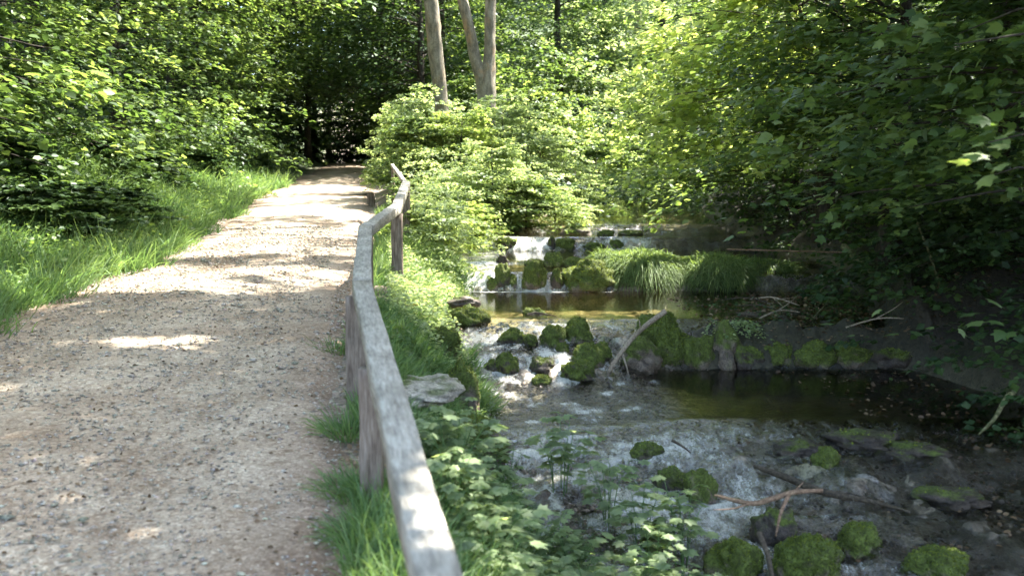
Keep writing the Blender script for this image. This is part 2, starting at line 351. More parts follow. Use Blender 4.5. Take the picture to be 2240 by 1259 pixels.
pe = np.minimum(X - xl(Y), xr(Y) + .3 - X); rshade = sst(0, .8, X - xb(Y)) * sst(30, 22, Y); col = blend(col, (.02, .016, .008), rshade * .92); hg = sst(24, 28, Y); col = blend(col, (.05, .085, .025), hg * .8)  # heavy shade of the right bank is painted into the ground colour
e = sst(-.35, .2, pe + .2 * n0); col = blend(col, (.26, .20, .15), e)
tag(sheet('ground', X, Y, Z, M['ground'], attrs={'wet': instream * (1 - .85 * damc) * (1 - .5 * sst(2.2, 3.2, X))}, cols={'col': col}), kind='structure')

# gravel path sheet
s = np.linspace(0, 1, 90); py = np.concatenate([np.arange(0, 14, .05), np.arange(14, 30, .12), np.arange(30, 62, .5)])
S, PY = np.meshgrid(s, py)
el_ = .22 * fbm(PY * .8, 1.0, 2.0) + .08 * fbm(PY * 5, 0, 4.0); er_ = .12 * fbm(PY * .9, 5.0, 1.0) + .05 * fbm(PY * 5, 0, 9.0)
A_ = xl(PY) + el_ - .05; B_ = xr(PY) + er_ + .1; PX = A_ + (B_ - A_) * S
crown = .05 * np.sin(np.pi * S) - .055 * (1 - np.minimum(1, np.minimum(S, 1 - S) * 14))
PZ = pathz(PY) + crown - .01 + .012 * fbm(PX * 3, PY * 3, 1.0) + .006 * fbm(PX * 12, PY * 12, 1.0) - .02 * np.exp(-((S - .3) / .08) ** 2) - .02 * np.exp(-((S - .72) / .08) ** 2)
pc = np.zeros(PX.shape + (3,)) + np.array([.385, .335, .265]); nn = fbm(PX * .9, PY * 1.4, 11.0)
pc = blend(pc, (.29, .23, .17), sst(0, .5, nn) * .8)
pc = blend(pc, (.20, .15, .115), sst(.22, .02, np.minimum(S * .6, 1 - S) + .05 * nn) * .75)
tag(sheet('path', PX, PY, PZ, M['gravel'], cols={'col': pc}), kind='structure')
def pz_at(x, y): return pathz(y) + .05 * np.sin(np.pi * np.clip((x - xl(y)) / (xr(y) - xl(y)), 0, 1)) - .01

# water sheet
wx = np.arange(-1.6, 5.2, .028); wy = np.concatenate([np.arange(2.0, 18.6, .028), np.arange(18.6, 26, .1)])
X, Y = np.meshgrid(wx, wy); W = level(X, Y); g = slopeL(X, Y)
fn = fbm(X * 6, Y * 6, 8.0); steep = sst(.1, .55, g); shelf = sst(7.7, 7.2, Y)
fast = np.maximum(steep, shelf * .9); fl = sst(8.6, 8.3, Y) * sst(1.9, .9, X + .4 * vn(Y, X, 2.)); fl2 = sst(10.6, 9.6, Y) * sst(7.5, 7.7, Y) * sst(1.7, .9, X)
fast = np.maximum(fast, fl2 * .8)
Z = W + .012 * fast * fn + .012
rd = 1 - 2.2 * np.abs(vn(X * 2.2 + .4 * vn(X * 4, Y * 4), Y * 3.6, 5.0)); rd2 = 1 - 2.2 * np.abs(vn(X * 7, Y * 8, 6.0)); Z = Z + shelf * (.025 * rd + .012 * rd2)
side = sst(1.3, 1.2 + .2, X)
foam_shimmer = np.clip(g / 1.5, 0, .72) * (1 - .45 * sst(12, 10.5, Y)) * (1 - .75 * sst(0, .5, X - 1.3 - .9 * sst(15.5, 16.4, Y))) * (.6 + .5 * vn(X * 2.3, 3.0, 1.0))
foam_shimmer += .40 * fl2 * (.5 + 1.6 * fn) + .45 * shelf * sst(3.2, .8, X) * (.75 + .7 * fn + .45 * rd) + .12 * sst(8.6, 8.9, Y) * sst(10.3, 10.0, Y) * sst(1.9, 1.0, X)  # white water, plus shelf speckle standing in for sky shimmer
foam_shimmer += .55 * np.exp(-((Y - 12.93) / .06) ** 2) * sst(1.5, 1.2, X)
up = sst(12.9, 13.2, Y) * sst(.3, -.4, X) * .45; foam_shimmer += up
foam_shimmer += .25 * sst(16.3, 16.6, Y) * sst(17.1, 16.8, Y) * sst(.9, .3, X)
foam_shimmer = np.where(Y > 17.5, foam_shimmer * .6, foam_shimmer)
deep = (1 - fast)
ins = (X > xs(Y) - .3) & (X < xb(Y) + .5)
tag(sheet('water', X, Y, Z, M['water'], mask=ins, attrs={'foam_shimmer': foam_shimmer, 'deep': deep, 'rough': fast}), kind='structure')

# ---------------------------------------------------------------- leaf machinery
LT = {
 'diamond': (np.array([[0, 0, 0], [-.36, .45, .06], [0, 1, -.06], [.36, .45, .06]]), np.array([[0, 2, 1], [0, 3, 2]])),
 'oval': (np.array([[0, 0, 0], [-.3, .25, .05], [-.33, .6, .06], [0, 1, -.1], [.33, .6, .06], [.3, .25, .05], [0, .5, -.02]]), np.array([[0, 6, 1], [1, 6, 2], [2, 6, 3], [3, 6, 4], [4, 6, 5], [5, 6, 0]])),
}
mp = [(0, 0), (-.22, .02), (-.50, .18), (-.36, .30), (-.56, .62), (-.27, .58), (-.18, .76), (0, 1.05), (.18, .76), (.27, .58), (.56, .62), (.36, .30), (.50, .18), (.22, .02)]
mv = np.array([[a, b, -.10 * abs(a) - .06 * b * b] for a, b in mp] + [(0, .4, .04)])
LT['maple'] = (mv, np.array([[i, 14, (i + 1) % 14] for i in range(14)])[:, [0, 2, 1]])
class Lv:
    def __init__(s): s.d = []
    def add(s, pos, head, nrm, size, tint):
        n = len(pos); s.d.append((pos, head, nrm, np.broadcast_to(size, n), np.broadcast_to(tint, n)))
    def cat(s): return [np.concatenate([d[i] for d in s.d]) for i in range(5)]
    def build(s, name, tpl, mat, parent=None, cull=None):
        p, h, n, sz, t = s.cat()
        if cull is not None:
            k = cull(p); p, h, n, sz, t = p[k], h[k], n[k], sz[k], t[k]
        h = h / (np.linalg.norm(h, axis=1)[:, None] + 1e-9)
        n = n - (n * h).sum(1)[:, None] * h; n /= np.linalg.norm(n, axis=1)[:, None] + 1e-9
        sd = np.cross(h, n); tv, tf = LT[tpl]
        V = p[:, None] + sz[:, None, None] * (tv[None, :, :1] * sd[:, None] + tv[None, :, 1:2] * h[:, None] + tv[None, :, 2:] * n[:, None])
        Fc = (tf[None] + (np.arange(len(p)) * len(tv))[:, None, None]).reshape(-1, 3)
        return mesh_np(name, V.reshape(-1, 3), Fc, mat, parent, attrs={'tint': np.repeat(t, len(tv))})
def sprays(L, O, azs, Ln, elev, M_, size, width=.38, droop=.25, tw=9, tilt=.35, tint0=.5, flat=1.0, rg=rng):
    """leafy sprays: each a flat fan of twigs with leaves, leaving O in direction azs"""
    S_ = len(O); k = rg.integers(0, tw, (S_, M_)); tk = .12 + .88 * (k + .5) / tw + rg.normal(0, .015, (S_, M_))
    sg = np.where((k % 2) == 0, 1, -1); prof = np.sin(np.pi * np.clip(tk * .8 + .12, 0, 1)) ** .7
    u = rg.random((S_, M_)) ** .8; tl = width * prof * Ln[:, None]
    end = (rg.random((S_, M_)) < .12); r = Ln[:, None] * tk + u * tl * .55; r = np.where(end, Ln[:, None] * (.8 + .25 * u), r)
    s = np.where(end, rg.normal(0, .05, (S_, M_)), sg * u * tl)
    ca, sa = np.cos(azs)[:, None], np.sin(azs)[:, None]; ce, se = np.cos(elev)[:, None], np.sin(elev)[:, None]
    roll = rg.normal(0, .22, S_)[:, None]
    x = O[:, :1] + ca * r * ce - sa * s; y = O[:, 1:2] + sa * r * ce + ca * s
    z = O[:, 2:3] + se * r - droop * Ln[:, None] * (r / Ln[:, None]) ** 2 - .25 * droop * np.abs(s) + roll * s * .5 + rg.normal(0, .02 + .02 * flat, (S_, M_)) * Ln[:, None] * .6
    P = np.stack([x, y, z], -1).reshape(-1, 3); N = len(P)
    hx = ca * .75 - sa * sg * .7; hy = sa * .75 + ca * sg * .7
    H = np.stack([hx, hy, np.full_like(hx, -.18)], -1).reshape(-1, 3) + rg.normal(0, .35, (N, 3)) * [1, 1, .6]
    Nm = np.array([0, 0, 1.]) + rg.normal(0, tilt, (N, 3)); Nm[:, 0] += .15 * np.repeat(np.cos(azs), M_); Nm[:, 1] += .15 * np.repeat(np.sin(azs), M_)
    tb = np.clip(rg.normal(tint0, .19, S_)[:, None] + rg.normal(0, .23, (S_, M_)), 0, 1).ravel()
    L.add(P, H, Nm, size * rg.uniform(.45, 1.4, N), tb)
def limb(O, a, l, e, droop, r0):
    t = np.linspace(0, 1, 6); P = np.stack([O[0] + math.cos(a) * l * t * math.cos(e), O[1] + math.sin(a) * l * t * math.cos(e), O[2] + math.sin(e) * l * t - droop * l * t ** 2], 1)
    P += rng.normal(0, .012 * l, P.shape) * t[:, None]; return P, r0 * (1 - .85 * t)

# light reaching the ground: where the canopy overhead has its gaps
def sunmask(gx_, gy_):
    """1 where the sun reaches the ground"""
    n = vn(gx_ * .9, gy_ * 1.9, 4.0) * .6 + .4 * vn(gx_ * 3, gy_ * 4.5, 2.0)
    edge = np.interp(gy_, [3, 8, 10, 12.2, 13.2, 15, 20, 26], [.6, .8, 1.0, 1.9, 2.5, 2.2, 3, 5])
    a = sst(8.0, 8.9, gy_ + 1.5 * n) * sst(34, 28, gy_) * sst(edge + .3, edge - .3, gx_)
    band = np.interp(gy_, [8, 9.2, 9.8, 11.2, 11.6, 12.2, 12.7, 15.2, 15.8, 17.5, 18.5, 22, 23, 24, 25, 29, 31], [.1, .3, 1, 1, .32, .32, 1, 1, .3, .3, .9, .8, .2, .2, .75, .6, 0])
    n2 = vn(gx_ * .7, gy_ * 3.2, 7.0) * .55 + .45 * vn(gx_ * 2.5, gy_ * 8, 1.0)
    onp = (gx_ < xr(gy_)) & (gx_ > xl(gy_) - .5)
    a = np.where(onp, a * (band + .75 * n2 > .5), a * (n > -.62))
    a = np.where((gx_ < xl(gy_) - .2) & (gy_ > 7) & (gy_ < 22), (n > .2) * 1.0, a)
    near = (gy_ < 8.2) & (n > .42); a = np.where(near, 1.0, a)
    herb = (gy_ > 2.2) & (gy_ < 5) & (gx_ > -.5) & (gx_ < 1.4) & (n > -.5); a = np.where(herb, 1.0, a)
    slb = (np.hypot(gx_ + .55, gy_ - 6.5) < .45) & (n2 > -.1); a = np.where(slb, 1.0, a)
    a = np.where((gy_ > 30) | ((gy_ > 23) & (gx_ < -3.4)), (n > .62) * 1.0, a); a = np.where((gy_ > 27) & (gx_ < -3.0), 0.0, a); a = np.where((gy_ > 25) & (gx_ > -3.0), (n > -.45) * 1.0, a); a = np.where((gx_ > 3) & (gy_ < 25), 0.0, a)
    return a > .5
def cull_sun(p, gzr=-1.1):
    h = (p[:, 2] - gzr) / SUN[2]; g = p - h[:, None] * SUN; j = .22; k = ~sunmask(g[:, 0] + j * vn(p[:, 0] * 5, p[:, 1] * 5, p[:, 2] * 5), g[:, 1] + j * vn(p[:, 1] * 5, p[:, 2] * 5, p[:, 0] * 5))
    return k
TARGETS = [((2.9, 15.0, 2.2), 2.7), ((1.2, 15.3, 1.6), 1.3), ((-.3, 19.0, .8), 2.0), ((.6, 21.5, 1.4), 2.0), ((-1.6, 22.5, 3.2), 1.4), ((-2.7, 23, 1.8), 1.3), ((-.7, 23.5, 3.2), 1.2), ((1.3, 22, 1.2), 1.4), ((-1.5, 15.5, .2), 1.4), ((.3, 18.3, .4), 1.6), ((-1, 16.5, .3), 1.5), ((1.8, 13.5, -.6), .9), ((.55, 4.3, -1.5), .85), ((.2, 3.3, -1.3), .42), ((1.0, 5.2, -1.7), .5), ((2.4, 5.4, -2.1), .15), ((-5.5, 12.5, .9), .7), ((-5.5, 16, 1.6), .8)]
def cull_lit(p):   # gaps in the crowns through which the sun reaches the clearing's shrubs and trunks
    k = np.ones(len(p), bool)
    for c, rr in TARGETS:
        v = p - np.array(c); t = v @ SUN; d = np.linalg.norm(v - t[:, None] * SUN, axis=1)
        k &= ~((t > rr * 1.1) & (d < rr * (1 + .35 * vn(p[:, 0] * 1.1, p[:, 1] * 1.1, p[:, 2]))))
    return k
def cull_view(p):   # keep overhead foliage clear of the open view along path and stream
    c, s = math.cos(PITCH), math.sin(PITCH); yy = p[:, 1] * c - p[:, 2] * s; zz = p[:, 1] * s + p[:, 2] * c
    vv = V0 - F * zz / np.maximum(yy, .2); uu = U0 + F * p[:, 0] / np.maximum(yy, .2)
    return (yy < .3) | (vv < -60) | (uu < -250) | (uu > 2500)

def cull_gap(p):   # hollows between the boughs
    return vn(p[:, 0] * .8, p[:, 1] * .8, p[:, 2] * 1.7) + .5 * vn(p[:, 0] * 2, p[:, 1] * 2, p[:, 2] * 3.5) > -.28
# ---------------------------------------------------------------- trees
def make_tree(name, base, H, z0, z1, nb, Lr, ml, size, tpl, mat, label, cat='tree', group=None, lean=(0, 0), r0=.12, toward=None, spread=1.0,
              droop=.25, elev=.2, tint=.5, cull=None, barkm='bark_dark', width=.38, top=None, tilt=.38):
    x, y = base; z = gz1(x, y) - .1; t = empty(name, (x, y, z), label, cat, group)
    hh = np.linspace(0, H, 9); P = np.stack([lean[0] * hh / H + .05 * np.sin(hh * 1.3 + x), lean[1] * hh / H + .05 * np.cos(hh * 1.1), hh], 1)
    paths = [(P, r0 * (1 - .75 * hh / H) * (1 + .5 * np.exp(-hh * 3)))]
    hz = rng.uniform(z0, z1, nb) - z; hz = np.clip(hz, .1, H * 1.02)
    O = np.stack([np.interp(hz, hh, P[:, 0]), np.interp(hz, hh, P[:, 1]), hz], 1)
    if toward is None: azs = rng.uniform(0, 2 * np.pi, nb)
    else: azs = rng.normal(toward, spread, nb)
    fr = (hz + z - z0) / max(z1 - z0, .1); Ln = Lr * rng.uniform(.55, 1.1, nb) * (1 - .45 * np.clip(fr, 0, 1) ** 2)
    ev = elev + rng.normal(0, .14, nb) + .25 * fr
    L = Lv(); sprays(L, O, azs, Ln, ev, ml, size, width, droop, tint0=tint, tilt=tilt)
    off = np.array([x, y, z])
    for i in range(0, nb, 2):
        paths.append(limb(O[i], azs[i], Ln[i] * .9, ev[i], droop, max(.006, r0 * .16)))
    V, T = tube(paths, 6, .15); mesh_np('trunk', V, T, M[barkm], t, smooth=True)
    cf = None
    if cull: cf = lambda p: np.logical_and.reduce([c(p + off) for c in cull])
    L.build('crown', tpl, M[mat], t, cf); return t

PI = math.pi
# left side: branches overhanging the grass bank
LTREES = [  # x,y,H,z0,z1,nb,L,ml,size,label
 (-5.6, 4.6, 6, .55, 2.6, 34, 2.5, 110, .085, 'near tree at the far left whose broad leaves hang into the top left corner'),
 (-7.6, 8.6, 7, .1, 4.2, 90, 2.6, 150, .085, 'dark leafy tree over the left end of the grass bank, nearest of the path-side row'),
 (-7.9, 11.6, 8, .2, 4.6, 100, 2.9, 150, .09, 'tree with bright drooping sprays above the middle of the left grass bank'),
 (-8.4, 14.8, 8, .3, 5, 100, 3.0, 140, .09, 'tree whose pale lowest branch points at the path from the left bank'),
 (-8.8, 18.6, 9, .4, 5.5, 100, 3.0, 140, .095, 'tree with layered mid green branches left of the bright gravel'),
 (-9.0, 23, 9, .4, 6.5, 100, 3.2, 130, .10, 'tree left of the path where the gravel narrows before the dark tunnel'),
 (-9.6, 28.5, 10, .6, 7.5, 110, 3.4, 120, .11, 'tree arching over the left mouth of the dark path tunnel'),
 (-11.2, 36, 11, 2.2, 9.5, 120, 4.2, 110, .13, 'tree closing the left side of the path beyond the tunnel mouth'),
]
for i, (x, y, H, z0, z1, nb, Lr, ml, sz, lab) in enumerate(LTREES):
    make_tree('leafy_tree', (x, y), H, z0, z1, int(nb * .72), Lr * 1.08, int(ml * .95), sz * 1.3, 'oval' if i < 4 else 'diamond', 'leaf_green', lab, group='trees along the left bank', r0=.14,
              toward=-.25, spread=.75, droop=.3, tint=.5, cull=[cull_lit, cull_gap])
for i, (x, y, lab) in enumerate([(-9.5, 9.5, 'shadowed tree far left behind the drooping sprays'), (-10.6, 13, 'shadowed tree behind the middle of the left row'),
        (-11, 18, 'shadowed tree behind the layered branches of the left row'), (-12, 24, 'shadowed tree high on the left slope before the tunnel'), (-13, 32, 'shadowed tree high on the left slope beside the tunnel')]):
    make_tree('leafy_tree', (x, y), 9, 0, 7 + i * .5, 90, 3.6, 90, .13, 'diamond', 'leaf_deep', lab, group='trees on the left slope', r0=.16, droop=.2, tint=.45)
# tunnel end and over the path
for x, y, z0, z1, lab in [(-4.2, 33, 3.4, 8, 'tree leaning over the path from the right of the tunnel mouth'), (-9.8, 50, 1.6, 10, 'dark tree blocking the view at the end of the path'),
        (-6.4, 52, 1.2, 10, 'dark tree on the right behind the end of the path'), (-13, 47, 1.0, 10, 'dark tree on the left behind the end of the path')]:
    make_tree('leafy_tree', (x + (1.2 if y < 40 else 0), y), 11, z0, z1, 110, 4.0, 110, .14, 'diamond', 'leaf_deep', lab, group='trees around the path tunnel', r0=.16, toward=PI if y < 40 else None, spread=1.2, droop=.15)

# background wood on the hillside
BG = [(-2.5, 36, 'green'), (1.5, 33, 'green'), (5, 34, 'pale'), (9, 35, 'green'), (13, 33, 'yellow'), (-.5, 42, 'deep'), (4, 44, 'green'), (9, 45, 'deep'), (14, 44, 'green'),
      (19, 40, 'green'), (-5, 46, 'green'), (1, 55, 'green'), (8, 57, 'green'), (15, 56, 'deep'), (22, 52, 'green'), (-8, 60, 'deep'), (-14, 40, 'green'), (-18, 48, 'deep')]
words = {'green': 'mid green', 'pale': 'pale sunlit', 'yellow': 'yellow green', 'deep': 'dark green'}
prot = {}
BGL = ['left of the pale single trunk', 'straight behind the forked trunk', 'right of the forked trunk', 'above the dark gully', 'above the bright maple', 'far up between the trunks', 'far up the slope right of the fork',
 'far up the slope over the gully', 'far up behind the thin grey trunk', 'at the upper right beyond the maple', 'over the right of the path tunnel', 'topmost behind the fork', 'topmost over the gully', 'topmost beyond the thin trunk',
 'topmost at the right', 'topmost over the tunnel', 'on the upper left slope', 'highest on the left slope']
for i, ((x, y, k), wh) in enumerate(zip(BG, BGL)):
    lab = words[k] + ' woodland tree on the back hillside, ' + wh
    if k not in prot:
        z = gz1(x, y); prot[k] = make_tree('woodland_tree', (x, y), 11, z + .3, z + 9.5, 120, 3.3, 130, .14, 'diamond', 'leaf_' + k, lab, group='trees on the back hillside', r0=.15, droop=.22, width=.42)
    else: dup(prot[k], (x, y, gz1(x, y) - .1), lab, rz=rng.uniform(0, 6.28), sc=rng.uniform(.9, 1.15))

# shrubs in the sun between path and stream: protos then copies
def make_shrub(name, H, Rr, nb, ml, size, mat, tpl, label, cat, loc, tint=.55, droop=.3, seed=1):
    rg = np.random.default_rng(seed); t = empty(name, loc, label, cat)
    hz = rg.uniform(.05, H * .9, nb); azs = rg.uniform(0, 2 * np.pi, nb); Ln = Rr * rg.uniform(.5, 1.1, nb) * (1 - .55 * (hz / H) ** 2)
    O = np.stack([np.cos(azs) * .05, np.sin(azs) * .05, hz], 1); ev = .25 + rg.normal(0, .2, nb) + .5 * hz / H
    L = Lv(); sprays(L, O, azs, Ln, ev, ml, size, .42, droop, tw=7, tint0=tint, tilt=.7, rg=rg)
    paths = [(np.array([[0, 0, -.1], [.02, .01, H * .5], [0, .03, H * .95]]), np.array([.025, .018, .006]))]
    for i in range(0, nb, 3): paths.append(limb(O[i], azs[i], Ln[i] * .9, ev[i], droop, .008))
    V, T = tube(paths, 5); mesh_np('stem', V, T, M['bark_dark'], t, smooth=True); L.build('foliage', tpl, M[mat], t, lambda p: vn(p[:, 0] * 1.9 + seed, p[:, 1] * 1.9, p[:, 2] * 2.6) + .4 * vn(p[:, 0] * 5, p[:, 1] * 5, p[:, 2] * 5) > -.3); return t
SH = [ # u, v_base-ish, d, H, width m, kind, label
 (905, 14.6, 1.15, .8, 'y', 'feathery yellow green shrub just behind the far bend of the fence rail'),
 (955, 15.6, 1.35, .9, 'y', 'feathery yellow green shrub between the rail and the dark hollow'),
 (1010, 16.6, 1.1, .9, 'y', 'bright leafy shrub at the left edge of the upper waterfall'),
 (1075, 18.4, 1.9, 1.1, 'p', 'dense pale shrub above the dark hollow beside the upper fall'),
 (1150, 18.2, 1.35, 1.0, 'g', 'rounded green shrub over the dark hollow, right half'),
 (1215, 18.9, 1.3, .9, 'p', 'whitish sunlit shrub at the stream side right of the hollow'),
 (1010, 20.5, 2.1, 1.2, 'y', 'tall bright shrub at the foot of the pale single trunk'),
 (1100, 21.5, 2.4, 1.2, 'p', 'shining pale shrub at the foot of the forked trunk'),
 (1180, 21.5, 2.0, 1.1, 'p', 'pale shrub on the ridge down to the right of the forked trunk'),
 (930, 21, 2.0, 1.2, 'g', 'green shrub left of the pale single trunk'),
 (880, 23, 2.7, 1.0, 'p', 'tall silvery shrub on the right edge of the dark tunnel'),
 (915, 25, 2.9, 1.3, 'p', 'tall pale shrub behind the silvery one, left of the pale trunk'),
 (893, 17.6, 1.0, .5, 'g', 'low green shrub between the path edge and the thin end of the rail'),
 (1260, 22.0, 1.8, 1.2, 'p', 'sunlit whitish shrub above the right end of the stream gully'),
 (1300, 24.5, 2.4, 1.3, 'g', 'green shrub over the dark gully'),
 (1240, 26, 2.8, 1.4, 'y', 'yellow green shrub far behind the gully'),
 (1160, 27, 3.0, 1.5, 'g', 'tall green shrub to the right behind the forked trunk'),
 (1040, 29, 2.8, 1.5, 'g', 'tall green shrub far behind between the two trunks'),
 (960, 29, 3.0, 1.5, 'g', 'tall green shrub far behind left of the pale trunk'),
 (1345, 20.2, .55, .6, 'y', 'low bright green clump on the rim above the highest fall'),
]
sp = {}
for i, (u, d, H, wd, k, lab) in enumerate(SH):
    x = (u - U0) / F * d; loc = (x, d, gz1(x, d) - .03)
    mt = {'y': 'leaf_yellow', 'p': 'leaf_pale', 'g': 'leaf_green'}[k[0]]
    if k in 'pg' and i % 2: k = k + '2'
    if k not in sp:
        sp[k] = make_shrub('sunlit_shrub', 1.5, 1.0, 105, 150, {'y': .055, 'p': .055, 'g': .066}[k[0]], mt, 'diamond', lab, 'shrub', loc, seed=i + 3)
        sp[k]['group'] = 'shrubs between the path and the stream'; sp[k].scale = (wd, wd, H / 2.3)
    else: dup(sp[k], loc, lab, rz=rng.uniform(0, 6.28), sc=(wd * 1.0, wd * 1.0, H / 2.3))

# the three pale trunks
def big_tree(pts_list, label, wob=.12, group=None, mat='trunk', crownz=None):
    b = pts_list[0][0][0]; t = empty('tall_tree', b, label, 'tree', group); paths = []
    for P, r in pts_list:
        P = np.asarray(P) - np.asarray(b); Pn = curve_pts(P, 22); rn = np.interp(np.linspace(0, 1, 22), np.linspace(0, 1, len(r)), r); paths.append((Pn, rn))
    L = Lv(); nb = 46; e = paths[0][0][-1]
    for Pn, rn in paths:
        O = Pn[-1] + rng.normal(0, .5, (nb, 3)) * [1, 1, 2.4]; a = rng.uniform(0, 6.28, nb); Ln = rng.uniform(1.5, 3, nb)
        sprays(L, O, a, Ln, np.full(nb, .3), 40, .15, .4, .2)
    V, T = tube(paths, 14, wob); mesh_np('trunk', V, T, M[mat], t, smooth=True)
    off = np.array(b); L.build('crown', 'diamond', M['leaf_green'], t, lambda p: cull_sun(p + off) & cull_view(p + off) & cull_lit(p + off)); return t
def up(u, v, d, grow, n=3):
    """extend a trunk above the frame"""
    return grow
g1 = at(968, 262, 22.5); g1b = np.array([g1[0] + .05, 22.5, gz1(g1[0], 22.5) - .2])
T1 = [g1b, at(966, 235, 22.5), at(950, 90, 22.4), at(940, -10, 22.3)]; T1 += [T1[-1] + np.array([-.5, 0, 3.5]), T1[-1] + np.array([-.7, .2, 8])]
big_tree([(T1, [.22, .15, .17, .16, .13, .08])], 'tall pale trunk with ochre patches standing alone left of the forked pair')
g2 = at(1063, 225, 23.5); g2b = np.array([g2[0], 23.5, gz1(g2[0], 23.5) - .2])
TA = [g2b, at(1059, 200, 23.5), at(1040, 130, 23.5), at(1012, 0, 23.4)]; TA += [TA[-1] + np.array([-.9, 0, 3.5]), TA[-1] + np.array([-1.6, .2, 8])]
TB = [g2b, at(1066, 195, 23.5), at(1071, 120, 23.5), at(1073, 0, 23.5)]; TB += [TB[-1] + np.array([.15, 0, 3.5]), TB[-1] + np.array([.4, .2, 8])]
big_tree([(TA, [.24, .17, .135, .12, .10, .07]), (TB, [.24, .20, .135, .125, .10, .07])], 'forked tree with two grey trunks rising from one dark mossy base')
k = at(1395, 60, 38); kb = [k[0], 38, gz1(k[0], 38) - .3]; KT = [kb, k, at(1396, -20, 38)]; KT.append(KT[-1] + np.array([0, 0, 6.]))
big_tree([(KT, [.16, .13, .12, .08])], 'thin distant grey trunk at the top edge above the bright maple')
k = at(735, 40, 26)

# right side
env = lambda p: (p[:, 2] + 1.1) < (p[:, 0] - .9) / .571 + .25     # crown edge facing the clearing
RT = [ # x,y,H,z0,z1,nb,L,ml,size,tpl,mat,toward,spread,tint,label
 (5.2, 15.3, 5.5, .6, 3.9, 150, 4.1, 150, .105, 'maple', 'leaf_yellow', 3.0, .6, .75, 'maple with glowing yellow green layers reaching left over the stream'),
 (4.6, 12.0, 5, .45, 2.8, 100, 2.7, 150, .085, 'oval', 'leaf_green', 2.9, .8, .62, 'leafy tree hanging low over the grassy mound on the far side of the pool'),
 (4.9, 17.5, 6, -.2, 4.6, 110, 3.2, 130, .10, 'diamond', 'leaf_green', 2.9, .9, .55, 'tree behind the glowing maple, low boughs over the highest fall'),
 (5.6, 22, 7, 0, 5.5, 100, 3.4, 110, .11, 'diamond', 'leaf_green', 2.9, .9, .5, 'tree on the right rim of the dark gully'),
 (6.2, 28, 8, 1, 6.5, 100, 3.8, 110, .12, 'diamond', 'leaf_green', None, 1, .5, 'tree on the slope behind the dark gully'),
 (4.9, 8.2, 6, -.1, 2.9, 130, 2.8, 150, .085, 'maple', 'leaf_green', 2.95, .75, .5, 'shadowed maple in the middle of the right side'),
 (3.9, 5.2, 5.5, .35, 1.6, 30, 2.2, 110, .085, 'maple', 'leaf_green', 2.75, .7, .55, 'nearest maple with large soft leaves across the upper right'),
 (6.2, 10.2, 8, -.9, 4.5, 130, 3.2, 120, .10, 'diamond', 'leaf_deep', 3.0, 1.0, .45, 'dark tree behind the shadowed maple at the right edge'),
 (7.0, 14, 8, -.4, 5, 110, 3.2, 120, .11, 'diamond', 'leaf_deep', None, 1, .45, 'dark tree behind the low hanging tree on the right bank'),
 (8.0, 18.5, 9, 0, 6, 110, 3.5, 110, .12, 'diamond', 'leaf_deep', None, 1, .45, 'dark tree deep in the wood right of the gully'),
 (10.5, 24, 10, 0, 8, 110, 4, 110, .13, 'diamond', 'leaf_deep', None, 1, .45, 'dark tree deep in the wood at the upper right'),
 (10, 13, 10, 0, 7, 110, 4, 110, .13, 'diamond', 'leaf_deep', None, 1, .45, 'dark tree farthest right behind the near leaves'),
]
for (x, y, H, z0, z1, nb, Lr, ml, sz, tpl, mt, tw_, spd, ti, lab) in RT:
    ev_ = (lambda p: (p[:, 2] - .7) < (p[:, 0] - .9) / .571) if mt == 'leaf_yellow' else env
    make_tree('leafy_tree' if 'maple' not in lab[:40] else 'maple_tree', (x, y), H, z0, z1, nb, Lr, ml, sz, tpl, mt, lab, group='trees on the right bank', r0=.13, toward=tw_, spread=spd, droop=.22, tint=ti,
              cull=[ev_, cull_lit, cull_gap] if y > 9 else [cull_lit, cull_gap], tilt=.42)
# dark straight trunk on the right bank
k = hit(1850, 545); P = [[k[0], k[1] + 1.0, gz1(k[0], k[1] + 1) - .1]]; P.append([P[0][0] + .03, P[0][1], P[0][2] + 1.5]); P.append([P[0][0] + .15, P[0][1], P[0][2] + 5.5])
big_tree([(P, [.17, .13, .08])], 'straight dark trunk standing in shade on the right bank', mat='bark_dark')

# canopy trees standing outside the picture, whose crowns shade the path and the right of the stream
CT = [(5.6, 7.2, 2.8, 3.4, 8, 5.2, 240, 'tall canopy tree on the right bank beside the shelf'), (6.4, 4.6, 2.9, 3.0, 8, 5.4, 330, 'tall canopy tree on the near right bank'),
      (7.6, 9.8, 3.0, 3.2, 7.5, 5.2, 300, 'tall canopy tree farther back on the right bank'), (5.2, .8, 2.6, 3.4, 8, 4.6, 110, 'tall canopy tree behind the viewpoint on the right'),
      (9.5, 15, None, 3.2, 7.5, 4.6, 130, 'tall canopy tree above the right wood'), (-7.9, 5.2, .2, 5.5, 10, 6.6, 200, 'tall canopy tree above the near left bank'),
      (-9.2, 12.6, .1, 6, 11, 7.5, 230, 'tall canopy tree above the middle of the left bank'), (-9.6, 20, .1, 6.5, 12, 7.5, 230, 'tall canopy tree above the far left bank'),
      (6.2, 12.5, 2.9, 8, 12, 7.5, 260, 'very tall canopy tree on the right bank above the pool'), (6.6, 18, 2.9, 8.5, 13, 8, 280, 'very tall canopy tree on the right bank above the bright maple'),
      (6.8, 24.5, 2.9, 8.5, 13.5, 8, 260, 'very tall canopy tree on the right slope above the gully'),
      (-9.4, 30, 0, 5.5, 12, 6.5, 230, 'tall canopy tree roofing the path before the tunnel'), (-11, 40, 0, 5, 13, 7, 230, 'tall canopy tree roofing the path inside the tunnel')]
